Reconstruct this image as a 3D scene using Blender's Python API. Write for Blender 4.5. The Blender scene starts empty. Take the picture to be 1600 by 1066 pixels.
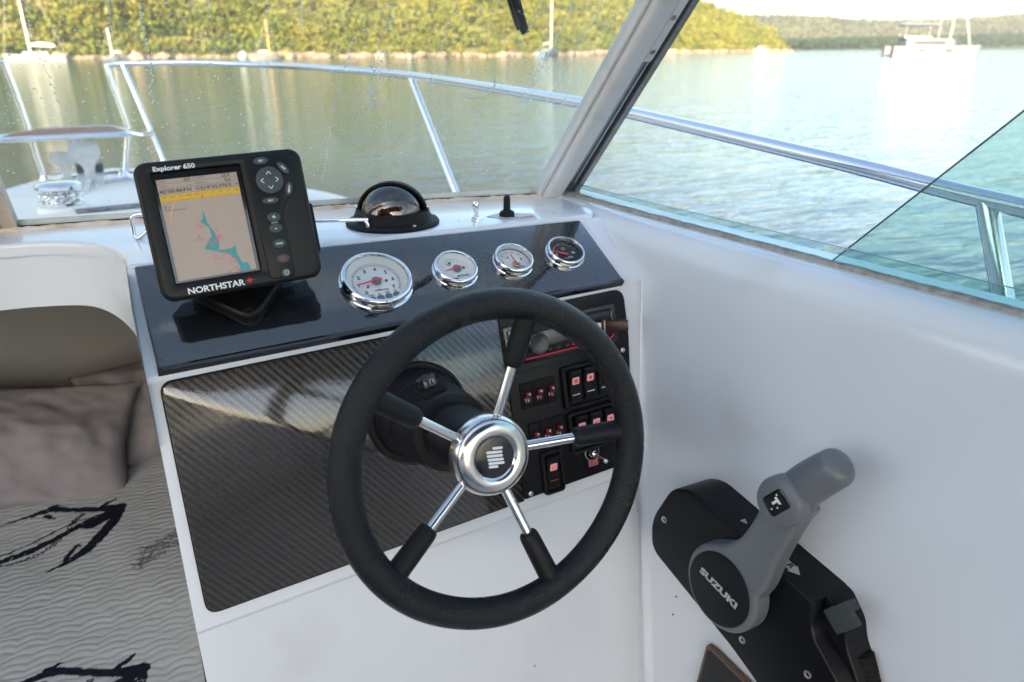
import bpy, bmesh, math, random
import numpy as np
from mathutils import Vector, Matrix
from math import sin, cos, pi, radians, tan, sqrt, atan2

random.seed(7)
rng = np.random.default_rng(7)
SC = bpy.context.scene
COL = SC.collection

# ------------------------------------------------------------------ camera
# The boat: X = starboard, Y = ahead, Z = up; the photographer's eye is the origin, the water lies at WATER
WATER = -1.6
cam = bpy.data.cameras.new('camera')
co = bpy.data.objects.new('camera', cam); COL.objects.link(co)
cam.sensor_width = 36.0; cam.lens = 36.0 * 1150 / 1600
cam.clip_start = 0.02; cam.clip_end = 8000
YAW, PITCH = radians(27.5), radians(21.84)
co.location = (0, 0, 0)
co.rotation_euler = (pi / 2 - PITCH, 0, -YAW)
cam.dof.use_dof = True; cam.dof.focus_distance = 0.92; cam.dof.aperture_fstop = 5.6
SC.camera = co

# ------------------------------------------------------------------ world, sun, exposure
SUN_AZ, SUN_EL = radians(-140), radians(19)      # azimuth from straight ahead, clockwise
w = bpy.data.worlds.new('World'); SC.world = w; w.use_nodes = True
nt = w.node_tree; nt.nodes.clear()
sky = nt.nodes.new('ShaderNodeTexSky'); sky.sky_type = 'NISHITA'; sky.sun_disc = False
sky.sun_elevation = SUN_EL; sky.sun_rotation = SUN_AZ
sky.air_density = 1.0; sky.dust_density = 1.5; sky.ozone_density = 1.0
bg = nt.nodes.new('ShaderNodeBackground'); bg.inputs['Strength'].default_value = 0.076
wo = nt.nodes.new('ShaderNodeOutputWorld')
nt.links.new(sky.outputs[0], bg.inputs[0]); nt.links.new(bg.outputs[0], wo.inputs[0])
sl = bpy.data.lights.new('sun', 'SUN'); so = bpy.data.objects.new('sun', sl); COL.objects.link(so)
sl.energy = 5.0; sl.angle = radians(0.6); sl.color = (1.0, 0.84, 0.60)
sdir = Vector((sin(SUN_AZ) * cos(SUN_EL), cos(SUN_AZ) * cos(SUN_EL), sin(SUN_EL)))
so.rotation_euler = sdir.to_track_quat('Z', 'Y').to_euler()
SC.view_settings.view_transform = 'Standard'; SC.view_settings.look = 'None'
SC.view_settings.exposure = 2.8; SC.view_settings.gamma = 1.0
SC.view_settings.use_curve_mapping = False
SC.cycles.use_denoising = True
SC.cycles.max_bounces = 10; SC.cycles.transparent_max_bounces = 16
SC.cycles.caustics_reflective = False; SC.cycles.caustics_refractive = False
SC.cycles.sample_clamp_indirect = 8

# ------------------------------------------------------------------ helpers
def link(nt, a, b): nt.links.new(a, b)

def M(name, col, rough=0.5, metal=0.0, coat=0.0, coat_rough=0.03, bump=None, spec=0.5, emit=0.0, var=None, rvar=None, trans=0.0, ior=1.45):
    m = bpy.data.materials.new(name); m.use_nodes = True
    t = m.node_tree; p = t.nodes['Principled BSDF']
    p.inputs['Base Color'].default_value = (*col, 1); p.inputs['Roughness'].default_value = rough
    p.inputs['Metallic'].default_value = metal; p.inputs['Coat Weight'].default_value = coat
    p.inputs['Coat Roughness'].default_value = coat_rough; p.inputs['Specular IOR Level'].default_value = spec
    p.inputs['Transmission Weight'].default_value = trans; p.inputs['IOR'].default_value = ior
    if emit:
        p.inputs['Emission Color'].default_value = (*col, 1); p.inputs['Emission Strength'].default_value = emit
    tc = None
    if bump or var or rvar:
        tc = t.nodes.new('ShaderNodeTexCoord')
    if bump:
        kind, scale, strength, dist = bump
        if kind == 'voronoi':
            n = t.nodes.new('ShaderNodeTexVoronoi'); n.inputs['Scale'].default_value = scale; out = n.outputs['Distance']
        else:
            n = t.nodes.new('ShaderNodeTexNoise'); n.inputs['Scale'].default_value = scale; n.inputs['Detail'].default_value = 4; out = n.outputs['Fac']
        link(t, tc.outputs['Object'], n.inputs['Vector'])
        b = t.nodes.new('ShaderNodeBump'); b.inputs['Strength'].default_value = strength; b.inputs['Distance'].default_value = dist
        link(t, out, b.inputs['Height']); link(t, b.outputs[0], p.inputs['Normal'])
    if var:
        scale, col2, lo, hi = var
        n = t.nodes.new('ShaderNodeTexNoise'); n.inputs['Scale'].default_value = scale; n.inputs['Detail'].default_value = 6
        link(t, tc.outputs['Object'], n.inputs['Vector'])
        r = t.nodes.new('ShaderNodeValToRGB'); r.color_ramp.elements[0].position = lo; r.color_ramp.elements[1].position = hi
        r.color_ramp.elements[0].color = (*col, 1); r.color_ramp.elements[1].color = (*col2, 1)
        link(t, n.outputs['Fac'], r.inputs[0]); link(t, r.outputs[0], p.inputs['Base Color'])
    if rvar:
        scale, r0, r1 = rvar
        n = t.nodes.new('ShaderNodeTexNoise'); n.inputs['Scale'].default_value = scale; n.inputs['Detail'].default_value = 6
        link(t, tc.outputs['Object'], n.inputs['Vector'])
        mr = t.nodes.new('ShaderNodeMapRange'); mr.inputs['From Min'].default_value = .35; mr.inputs['From Max'].default_value = .7
        mr.inputs['To Min'].default_value = r0; mr.inputs['To Max'].default_value = r1
        link(t, n.outputs['Fac'], mr.inputs[0]); link(t, mr.outputs[0], p.inputs['Roughness'])
    return m

def glass_mat(name, tint, gloss_tint=(1, 1, 1), dirt=0.0, dirt_scale=6, rough=0.01, f0=.03):
    """thin pane: tinted see-through, fresnel mirror, some dried spray"""
    m = bpy.data.materials.new(name); m.use_nodes = True; t = m.node_tree; t.nodes.clear()
    o = t.nodes.new('ShaderNodeOutputMaterial'); tr = t.nodes.new('ShaderNodeBsdfTransparent'); tr.inputs[0].default_value = (*tint, 1)
    g = t.nodes.new('ShaderNodeBsdfGlossy'); g.inputs['Roughness'].default_value = rough; g.inputs[0].default_value = (*gloss_tint, 1)
    lw = t.nodes.new('ShaderNodeLayerWeight'); lw.inputs[0].default_value = .5
    pw = t.nodes.new('ShaderNodeMath'); pw.operation = 'POWER'; pw.inputs[1].default_value = 5; link(t, lw.outputs['Facing'], pw.inputs[0])
    f = t.nodes.new('ShaderNodeMath'); f.operation = 'MULTIPLY_ADD'; f.inputs[1].default_value = .9; f.inputs[2].default_value = f0; link(t, pw.outputs[0], f.inputs[0])
    mx = t.nodes.new('ShaderNodeMixShader'); link(t, f.outputs[0], mx.inputs[0]); link(t, tr.outputs[0], mx.inputs[1]); link(t, g.outputs[0], mx.inputs[2])
    last = mx
    if dirt:
        d = t.nodes.new('ShaderNodeBsdfTranslucent'); d.inputs[0].default_value = (.85, .85, .82, 1)
        d2 = t.nodes.new('ShaderNodeBsdfDiffuse'); d2.inputs[0].default_value = (.8, .8, .78, 1)
        dm = t.nodes.new('ShaderNodeMixShader'); dm.inputs[0].default_value = .5; link(t, d.outputs[0], dm.inputs[1]); link(t, d2.outputs[0], dm.inputs[2])
        tc = t.nodes.new('ShaderNodeTexCoord'); n = t.nodes.new('ShaderNodeTexNoise'); n.inputs['Scale'].default_value = dirt_scale; n.inputs['Detail'].default_value = 8
        n.inputs['Roughness'].default_value = .65
        link(t, tc.outputs['Object'], n.inputs['Vector'])
        mr = t.nodes.new('ShaderNodeMapRange'); mr.inputs['From Min'].default_value = .3; mr.inputs['From Max'].default_value = .8
        mr.inputs['To Min'].default_value = dirt * .35; mr.inputs['To Max'].default_value = dirt * 1.8
        link(t, n.outputs['Fac'], mr.inputs[0])
        m2 = t.nodes.new('ShaderNodeMixShader'); link(t, mr.outputs[0], m2.inputs[0]); link(t, mx.outputs[0], m2.inputs[1]); link(t, dm.outputs[0], m2.inputs[2])
        last = m2
    link(t, last.outputs[0], o.inputs[0])
    return m

def obj(name, verts, faces, mat, parent=None, smooth=35, loc=None, kind=None, label=None, cat=None, group=None):
    me = bpy.data.meshes.new(name); me.from_pydata([tuple(v) for v in verts], [], [tuple(f) for f in faces])
    me.update()
    bm = bmesh.new(); bm.from_mesh(me); bmesh.ops.recalc_face_normals(bm, faces=bm.faces); bm.to_mesh(me); bm.free()
    return wrap(name, me, mat, parent, smooth, loc, kind, label, cat, group)

def wrap(name, me, mat, parent=None, smooth=35, loc=None, kind=None, label=None, cat=None, group=None):
    for mm in (mat if isinstance(mat, (list, tuple)) else [mat]):
        me.materials.append(mm)
    if smooth:
        me.shade_smooth()
        me.set_sharp_from_angle(angle=radians(smooth))
    o = bpy.data.objects.new(name, me); COL.objects.link(o)
    if parent is not None: o.parent = parent
    if loc is not None: o.location = loc
    tag(o, label, cat, group, kind)
    return o

def tag(o, label=None, cat=None, group=None, kind=None):
    if label: o['label'] = label
    if cat: o['category'] = cat
    if group: o['group'] = group
    if kind: o['kind'] = kind
    return o

def frame(origin, x, y):
    x = Vector(x).normalized(); y = Vector(y); y = (y - x * y.dot(x)).normalized(); z = x.cross(y)
    m = Matrix((x, y, z)).transposed().to_4x4(); m.translation = Vector(origin); return m

def thing(name, label, cat, mw, group=None):
    o = bpy.data.objects.new(name, None); COL.objects.link(o)
    o.empty_display_size = .02
    o.matrix_world = mw if isinstance(mw, Matrix) else Matrix.Translation(Vector(mw))
    return tag(o, label, cat, group)

class Geo:
    """collects shapes of ONE mesh"""
    def __init__(s): s.v = []; s.f = []
    def add(s, v, f, mw=None):
        n = len(s.v)
        s.v += [(mw @ Vector(p)) if mw else Vector(p) for p in v]
        s.f += [tuple(i + n for i in q) for q in f]
        return s
    def box(s, c, d, mw=None, bev=0.0, seg=2):
        if bev <= 0:
            x, y, z = d[0] / 2, d[1] / 2, d[2] / 2
            v = [(c[0] + a * x, c[1] + b * y, c[2] + e * z) for a in (-1, 1) for b in (-1, 1) for e in (-1, 1)]
            return s.add(v, [(0, 1, 3, 2), (4, 6, 7, 5), (0, 4, 5, 1), (2, 3, 7, 6), (0, 2, 6, 4), (1, 5, 7, 3)], mw)
        bm = bmesh.new(); bmesh.ops.create_cube(bm, size=1.0)
        bmesh.ops.scale(bm, vec=d, verts=bm.verts)
        bmesh.ops.bevel(bm, geom=list(bm.edges), offset=bev, segments=seg, profile=.5, affect='EDGES')
        bmesh.ops.translate(bm, vec=c, verts=bm.verts)
        return s.bm(bm, mw)
    def bm(s, bm, mw=None):
        bm.verts.index_update()
        s.add([v.co.copy() for v in bm.verts], [[v.index for v in f.verts] for f in bm.faces], mw); bm.free(); return s
    def prism(s, poly, z0, z1, mw=None, bev=0.0, seg=2, bottom=False):
        bm = bmesh.new()
        lo = [bm.verts.new((p[0], p[1], z0)) for p in poly]; hi = [bm.verts.new((p[0], p[1], z1)) for p in poly]
        n = len(poly)
        top = bm.faces.new(hi); bm.faces.new(lo[::-1])
        for i in range(n): bm.faces.new((lo[i], lo[(i + 1) % n], hi[(i + 1) % n], hi[i]))
        bmesh.ops.recalc_face_normals(bm, faces=bm.faces)
        if bev > 0:
            es = [e for e in bm.edges if all(v in hi for v in e.verts)]
            if bottom: es += [e for e in bm.edges if all(v in lo for v in e.verts)]
            bmesh.ops.bevel(bm, geom=es, offset=bev, segments=seg, profile=.5, affect='EDGES')
        return s.bm(bm, mw)
    def lathe(s, prof, seg=48, mw=None, a0=0.0, a1=2 * pi, caps=False):
        full = abs(a1 - a0 - 2 * pi) < 1e-6
        cnt = seg if full else seg + 1
        v = []; f = []
        for r, z in prof:
            for k in range(cnt):
                a = a0 + (a1 - a0) * k / seg
                v.append((r * cos(a), r * sin(a), z))
        for i in range(len(prof) - 1):
            for k in range(seg):
                k2 = (k + 1) % cnt
                f.append((i * cnt + k, i * cnt + k2, (i + 1) * cnt + k2, (i + 1) * cnt + k))
        if full and caps:
            if prof[0][0] > 1e-9: f.append(tuple(range(cnt))[::-1])
            if prof[-1][0] > 1e-9: f.append(tuple((len(prof) - 1) * cnt + k for k in range(cnt)))
        bm = bmesh.new(); vs = [bm.verts.new(p) for p in v]
        for q in f:
            try: bm.faces.new([vs[i] for i in q])
            except ValueError: pass
        bmesh.ops.remove_doubles(bm, verts=bm.verts, dist=1e-7)
        return s.bm(bm, mw)
    def tube(s, path, r, seg=12, mw=None, caps=True, closed=False):
        P = [Vector(p) for p in path]; n = len(P)
        rs = r if isinstance(r, (list, tuple)) else [r] * n
        T = []
        for i in range(n):
            a = P[(i - 1) % n] if (closed or i > 0) else P[i]; b = P[(i + 1) % n] if (closed or i < n - 1) else P[i]
            T.append((b - a).normalized())
        u = T[0].orthogonal().normalized(); v = []; f = []
        for i in range(n):
            if i: u = (u - T[i] * u.dot(T[i])).normalized()
            q = T[i].cross(u)
            for k in range(seg):
                a = 2 * pi * k / seg; v.append(P[i] + (u * cos(a) + q * sin(a)) * rs[i])
        m = n if closed else n - 1
        for i in range(m):
            j = (i + 1) % n
            for k in range(seg):
                f.append((i * seg + k, i * seg + (k + 1) % seg, j * seg + (k + 1) % seg, j * seg + k))
        if caps and not closed:
            f.append(tuple(range(seg))[::-1]); f.append(tuple((n - 1) * seg + k for k in range(seg)))
        return s.add(v, f, mw)
    def sphere(s, c, r, mw=None, u=24, w=14, zmin=-1.0):
        sx, sy, sz = r if isinstance(r, (tuple, list)) else (r, r, r)
        prof = []
        t0 = math.asin(max(-1, zmin))
        for i in range(w + 1):
            t = t0 + (pi / 2 - t0) * i / w; prof.append((max(cos(t), 0) if i < w else 0, sin(t)))
        if zmin <= -1: prof[0] = (0, -1)
        mm = Matrix.Translation(Vector(c)) @ Matrix.Diagonal((sx, sy, sz, 1))
        return s.lathe(prof, u, (mw @ mm) if mw else mm)
    def build(s, name, mat, parent=None, **k):
        return obj(name, s.v, s.f, mat, parent, **k)

def rrect(w, h, r, cx=0, cy=0, n=5):
    out = []
    for (sx, sy, a) in ((1, 1, 0), (-1, 1, pi / 2), (-1, -1, pi), (1, -1, 3 * pi / 2)):
        for i in range(n + 1):
            t = a + pi / 2 * i / n
            out.append((cx + sx * (w / 2 - r) + r * cos(t), cy + sy * (h / 2 - r) + r * sin(t)))
    return out

def rpoly(pts, r, n=5):
    """round the corners of a polygon"""
    out = []; N = len(pts)
    for i in range(N):
        p = Vector(pts[i]); a = Vector(pts[i - 1]); b = Vector(pts[(i + 1) % N])
        rr = r[i] if isinstance(r, (list, tuple)) else r
        da = (a - p); db = (b - p); k = min(rr, da.length * .45, db.length * .45)
        if k < 1e-6: out.append(tuple(p)); continue
        p0 = p + da.normalized() * k; p1 = p + db.normalized() * k
        for j in range(n + 1):
            t = j / n; out.append(tuple(p0 * (1 - t) ** 2 + p * 2 * t * (1 - t) + p1 * t * t))
    return out

def smoothpath(pts, n=8, closed=False):
    P = [Vector(p) for p in pts]; out = []; N = len(P)
    for i in range(N if closed else N - 1):
        p0 = P[(i - 1) % N] if (closed or i > 0) else P[i] * 2 - P[i + 1]
        p1 = P[i]; p2 = P[(i + 1) % N]
        p3 = P[(i + 2) % N] if (closed or i < N - 2) else P[i + 1] * 2 - P[i]
        for k in range(n):
            t = k / n
            out.append(0.5 * ((2 * p1) + (p2 - p0) * t + (2 * p0 - 5 * p1 + 4 * p2 - p3) * t * t + (3 * p1 - p0 - 3 * p2 + p3) * t ** 3))
    if not closed: out.append(P[-1])
    return out

_txt = {}
def text(name, body, size, mat, parent, loc, rot=0.0, bold=0.0, width=1.0, shear=0.0, ex=0.0002, label=None, rx=0.0, fit=None):
    key = (body, size, bold, width, shear, ex, fit)
    if key not in _txt:
        c = bpy.data.curves.new('lettering', 'FONT'); c.body = body; c.size = size; c.align_x = 'CENTER'; c.align_y = 'CENTER'
        c.extrude = ex; c.offset = bold; c.shear = shear; c.resolution_u = 3
        o = bpy.data.objects.new('lettering_curve', c); COL.objects.link(o)
        dg = bpy.context.evaluated_depsgraph_get()
        me = bpy.data.meshes.new_from_object(o.evaluated_get(dg))
        bpy.data.objects.remove(o)
        xs = [v.co.x for v in me.vertices]; ctr = (max(xs) + min(xs)) / 2
        if fit: width = fit / max(1e-6, max(xs) - min(xs))
        for v in me.vertices: v.co.x = (v.co.x - ctr) * width
        _txt[key] = me
    me = _txt[key].copy(); me.materials.clear()
    o = wrap(name, me, mat, parent, smooth=0, loc=loc, label=label)
    o.rotation_euler = (rx, 0, rot)
    return o

def copy_part(o, parent, loc=None):
    c = o.copy(); COL.objects.link(c); c.parent = parent
    if loc is not None: c.location = loc
    for ch in list(o.children):
        d = ch.copy(); COL.objects.link(d); d.parent = c
    return c

# ------------------------------------------------------------------ materials
gel = M('gelcoat', (.69, .715, .745), .22, coat=.5, coat_rough=.08, bump=('noise', 9, .06, .01), var=(2.2, (.66, .68, .70), .4, .8), rvar=(12, .2, .25))
gel_in = M('liner', (.30, .278, .25), .6, bump=('noise', 300, .15, .001), var=(2.5, (.25, .23, .205), .4, .8))
def weather(m):
    t = m.node_tree; p = t.nodes['Principled BSDF']; src = p.inputs['Base Color'].links[0].from_socket
    tc = t.nodes.new('ShaderNodeTexCoord'); prev = src
    for sc_, lo, hi, c in ((55, .765, .785, (.20, .17, .14, 1)), (7, .60, .80, (.52, .50, .47, 1))):
        n = t.nodes.new('ShaderNodeTexNoise'); n.inputs['Scale'].default_value = sc_; n.inputs['Detail'].default_value = 3; link(t, tc.outputs['Object'], n.inputs['Vector'])
        mr = t.nodes.new('ShaderNodeMapRange'); mr.inputs['From Min'].default_value = lo; mr.inputs['From Max'].default_value = hi; mr.inputs['To Max'].default_value = .5 if sc_ > 20 else .35; link(t, n.outputs['Fac'], mr.inputs[0])
        mx = t.nodes.new('ShaderNodeMix'); mx.data_type = 'RGBA'; link(t, mr.outputs[0], mx.inputs[0]); link(t, prev, mx.inputs[6]); mx.inputs[7].default_value = c; prev = mx.outputs[2]
    link(t, prev, p.inputs['Base Color'])
weather(gel)
deckm = M('deck_paint', (.78, .78, .76), .55, bump=('noise', 220, .3, .001), var=(3, (.70, .70, .68), .4, .8))
frame_white = M('frame_paint', (.72, .705, .68), .38, var=(22, (.60, .56, .50), .55, .85), bump=('noise', 60, .05, .002))
frame_grey = M('anodised_frame', (.46, .47, .48), .35, metal=.5, var=(40, (.38, .38, .38), .4, .8))
frame_dark = M('worn_aluminium', (.34, .32, .30), .45, metal=.5, var=(40, (.24, .22, .20), .4, .8))
rubber = M('rubber', (.009, .009, .010), .6, spec=.3)
putty = M('old_sealant', (.62, .52, .42), .8, var=(30, (.44, .30, .18), .5, .75), bump=('noise', 120, .6, .003))
felt = M('felt_channel', (.40, .37, .33), .95, var=(90, (.25, .23, .21), .4, .7), bump=('noise', 400, .8, .002))
steel = M('polished_steel', (.74, .75, .77), .13, metal=1, rvar=(60, .08, .3))
steel_rail = M('weathered_steel', (.70, .72, .76), .2, metal=1, rvar=(14, .15, .24))
chrome = M('chrome', (.82, .82, .82), .05, metal=1)
brushed = M('brushed_steel', (.72, .71, .70), .14, metal=1, rvar=(25, .10, .22))
blk = M('black_plastic', (.008, .008, .009), .42, spec=.28, bump=('noise', 900, .12, .0006))
blk_gps = M('black_casing', (.007, .007, .008), .38, spec=.3, bump=('noise', 1400, .12, .0004))
blk_gloss = M('black_gloss', (.008, .008, .009), .12, coat=.6)
blk_matt = M('black_matt', (.007, .007, .008), .6, spec=.25, bump=('noise', 700, .35, .0008))
leather = M('grained_foam', (.006, .006, .0075), .33, spec=.38, bump=('noise', 540, 1.0, .0016), rvar=(30, .26, .38))
grip_m = M('spoke_grip', (.008, .008, .009), .5, spec=.28, bump=('noise', 600, .3, .0008))
grey_pl = M('grey_lever', (.135, .143, .153), .36, bump=('noise', 700, .06, .0006))
white_pr = M('white_print', (.75, .76, .76), .5)
red_pr = M('red_print', (.55, .03, .03), .5)
key_m = M('key_rubber', (.045, .062, .066), .5)
dial_w = M('dial_white', (.74, .73, .70), .5)
dial_b = M('dial_black', (.012, .013, .016), .4)
ink = M('dial_ink', (.05, .05, .06), .6)
lamp_g = M('warning_lens', (.12, .14, .17), .3)
red_needle = M('needle_red', (.75, .05, .07), .4)
red_glow = M('backlit_red', (.50, .02, .045), .4, emit=.03)
pink_lens = M('backlit_pink', (.70, .30, .31), .35, emit=.05)
red_dark = M('red_rocker', (.11, .006, .010), .2, coat=.6)
brass = M('brass', (.55, .40, .24), .25, metal=1)
screw_m = M('screw_steel', (.55, .54, .52), .3, metal=1)
teak = M('teak', (.28, .16, .10), .7, var=(14, (.19, .10, .06), .4, .7))

def carbon_material(coat_r, coat_ior, lo, hi, base_r):
    m = bpy.data.materials.new('carbon_twill'); m.use_nodes = True; t = m.node_tree; p = t.nodes['Principled BSDF']
    tc = t.nodes.new('ShaderNodeTexCoord'); sp = t.nodes.new('ShaderNodeSeparateXYZ'); link(t, tc.outputs['Object'], sp.inputs[0])
    def math_(op, a, b=None, c=None):
        n = t.nodes.new('ShaderNodeMath'); n.operation = op
        for i, x in enumerate((a, b, c)):
            if x is None: continue
            if isinstance(x, (int, float)): n.inputs[i].default_value = x
            else: link(t, x, n.inputs[i])
        return n.outputs[0]
    W = .0024
    u = math_('DIVIDE', sp.outputs[0], W); v = math_('DIVIDE', sp.outputs[1], W * 1.25)
    iu = math_('FLOOR', u); iv = math_('FLOOR', v)
    s = math_('ADD', math_('ADD', iu, iv), 4000)
    up = math_('LESS_THAN', math_('MODULO', s, 4), 1.5)            # warp on top here, else weft
    fu = math_('SUBTRACT', math_('FRACT', u), .5); fv = math_('SUBTRACT', math_('FRACT', v), .5)
    hu = math_('SUBTRACT', 1, math_('MULTIPLY', math_('MULTIPLY', fu, fu), 4)); hv = math_('SUBTRACT', 1, math_('MULTIPLY', math_('MULTIPLY', fv, fv), 4))
    mixh = t.nodes.new('ShaderNodeMix'); mixh.data_type = 'FLOAT'; link(t, up, mixh.inputs[0]); link(t, hv, mixh.inputs[2]); link(t, hu, mixh.inputs[3])
    b = t.nodes.new('ShaderNodeBump'); b.inputs['Strength'].default_value = .35; b.inputs['Distance'].default_value = .0010
    link(t, mixh.outputs[0], b.inputs['Height']); link(t, b.outputs[0], p.inputs['Normal'])
    mc = t.nodes.new('ShaderNodeMix'); mc.data_type = 'RGBA'; link(t, up, mc.inputs[0])
    mc.inputs[6].default_value = (*lo, 1); mc.inputs[7].default_value = (*hi, 1)
    link(t, mc.outputs[2], p.inputs['Base Color'])
    p.inputs['Metallic'].default_value = .75; p.inputs['Roughness'].default_value = base_r
    p.inputs['Coat Weight'].default_value = 1.0; p.inputs['Coat Roughness'].default_value = coat_r; p.inputs['Coat IOR'].default_value = coat_ior
    n = t.nodes.new('ShaderNodeTexNoise'); n.inputs['Scale'].default_value = 110; n.inputs['Detail'].default_value = 2; link(t, tc.outputs['Object'], n.inputs['Vector'])
    b2 = t.nodes.new('ShaderNodeBump'); b2.inputs['Strength'].default_value = .10; b2.inputs['Distance'].default_value = .0012
    link(t, n.outputs['Fac'], b2.inputs['Height']); link(t, b2.outputs[0], p.inputs['Coat Normal'])
    return m
carbon = carbon_material(.05, 2.0, (.009, .010, .012), (.020, .020, .021), .42)
carbon_low = carbon_material(.12, 1.8, (.018, .016, .014), (.074, .062, .050), .34)
glass_clear = glass_mat('gauge_glass', (.97, .98, .98))
glass_shield = glass_mat('windshield_glass', (.95, .97, .95), dirt=.04, dirt_scale=5)
glass_side = glass_mat('tinted_glass', (.78, .905, .885), dirt=.06, dirt_scale=12)
glass_low = glass_mat('tinted_glass_low', (.82, .91, .905), dirt=.015, dirt_scale=12)
glass_edge = M('glass_edge', (.03, .085, .095), .35, spec=.25)

# ------------------------------------------------------------------ water, shores, hills
def water_material():
    m = bpy.data.materials.new('sea_water'); m.use_nodes = True; t = m.node_tree; p = t.nodes['Principled BSDF']
    p.inputs['Base Color'].default_value = (.012, .045, .055, 1); p.inputs['Roughness'].default_value = .06; p.inputs['IOR'].default_value = 1.33
    tc = t.nodes.new('ShaderNodeTexCoord')
    prev = None
    for sc_, st, dist, rot in (((.35, 1.2, 1), .26, .16, 27), ((1.1, 4.2, 1), .62, .062, 30), ((3.6, 13, 1), .7, .018, 25)):
        mp = t.nodes.new('ShaderNodeMapping'); mp.inputs['Scale'].default_value = sc_; mp.inputs['Rotation'].default_value = (0, 0, radians(rot))
        link(t, tc.outputs['Object'], mp.inputs[0])
        n = t.nodes.new('ShaderNodeTexNoise'); n.inputs['Scale'].default_value = 1; n.inputs['Detail'].default_value = 3; n.inputs['Distortion'].default_value = .4
        link(t, mp.outputs[0], n.inputs['Vector'])
        b = t.nodes.new('ShaderNodeBump'); b.inputs['Strength'].default_value = st; b.inputs['Distance'].default_value = dist
        link(t, n.outputs['Fac'], b.inputs['Height'])
        if prev: link(t, prev.outputs[0], b.inputs['Normal'])
        prev = b
    link(t, prev.outputs[0], p.inputs['Normal'])
    return m
R0 = 1600
obj('water', [(-R0, -R0, WATER), (R0, -R0, WATER), (R0, R0, WATER), (-R0, R0, WATER)], [(0, 1, 2, 3)], water_material(), kind='structure', smooth=0)

def hill_ground(name, c1, c2, scale):
    return M(name, c1, .95, var=(scale, c2, .35, .7), bump=('noise', scale * 3, .8, 1.5))

def fbm(x, y, s, o=4, seed=0):
    """cheap value noise"""
    r = np.zeros_like(x); a = 1.0; tot = 0
    for k in range(o):
        X = x / s; Y = y / s; i = np.floor(X).astype(int); j = np.floor(Y).astype(int); fx = X - i; fy = Y - j
        fx = fx * fx * (3 - 2 * fx); fy = fy * fy * (3 - 2 * fy)
        def h(a_, b_):
            n = (a_ * 374761393 + b_ * 668265263 + (seed + k) * 1442695) & 0x7fffffff
            n = ((n ^ (n >> 13)) * 1274126177) & 0x7fffffff
            return (n & 0xffff) / 65535.0
        r += a * ((h(i, j) * (1 - fx) + h(i + 1, j) * fx) * (1 - fy) + (h(i, j + 1) * (1 - fx) + h(i + 1, j + 1) * fx) * fy)
        tot += a; a *= .5; s *= .5
    return r / tot

def coast_dist(px, py, line):
    d = np.full(px.shape, 1e9)
    for (ax, ay), (bx, by) in zip(line[:-1], line[1:]):
        dx, dy = bx - ax, by - ay; L = dx * dx + dy * dy
        t = np.clip(((px - ax) * dx + (py - ay) * dy) / L, 0, 1)
        d = np.minimum(d, np.hypot(px - ax - t * dx, py - ay - t * dy))
    return d

def inside(px, py, poly):
    c = np.zeros(px.shape, bool); n = len(poly)
    for i in range(n):
        x1, y1 = poly[i]; x2, y2 = poly[(i + 1) % n]
        k = ((y1 > py) != (y2 > py)) & (px < (x2 - x1) * (py - y1) / ((y2 - y1) or 1e-9) + x1)
        c ^= k
    return c

def terrain(name, poly, step, hfun, mat, shore=None):
    xs = np.arange(min(p[0] for p in poly) - step, max(p[0] for p in poly) + step, step); ys = np.arange(min(p[1] for p in poly) - step, max(p[1] for p in poly) + step, step)
    gx, gy = np.meshgrid(xs, ys, indexing='ij')
    line = list(poly) + [poly[0]]
    d = coast_dist(gx, gy, line); ins = inside(gx, gy, poly)
    sd = np.where(ins, d, -d)
    z = np.where(sd > -2 * step, WATER + hfun(gx, gy, sd), WATER - 3)
    nx, ny = gx.shape
    v = np.stack([gx, gy, z], -1).reshape(-1, 3)
    keep = sd > -2.2 * step
    f = []
    for i in range(nx - 1):
        for j in range(ny - 1):
            if keep[i, j] and keep[i + 1, j] and keep[i, j + 1] and keep[i + 1, j + 1]:
                f.append((i * ny + j, (i + 1) * ny + j, (i + 1) * ny + j + 1, i * ny + j + 1))
    o = obj(name, v, f, mat, kind='structure', smooth=60)
    return o, gx, gy, z, sd

NEAR = [(-260, 150), (-120, 119), (-34, 114), (-11, 119), (0, 119.5), (12, 122.5), (40, 120), (71, 122), (98, 136), (125, 152), (150, 168), (169, 179), (190, 187), (207, 193),
        (214, 203), (205, 216), (180, 240), (150, 290), (90, 340), (-260, 340)]
def h_near(x, y, sd):
    n = fbm(x, y, 45, 4, 3)
    return np.where(sd > 0, .55 * np.minimum(sd, 6) * .5 + np.clip(sd - 3, 0, None) ** .98 * .62 * (.75 + .5 * n), .35 * sd)
rock = M('shore_rock', (.29, .20, .15), .9, var=(.35, (.15, .11, .08), .4, .65), bump=('noise', 1.2, 1.0, .6))
ground_near = hill_ground('scrub_ground', (.17, .14, .045), (.10, .095, .03), .06)
hill1, gx, gy, gz, gsd = terrain('hillside', NEAR, 4.0, h_near, ground_near)

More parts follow.
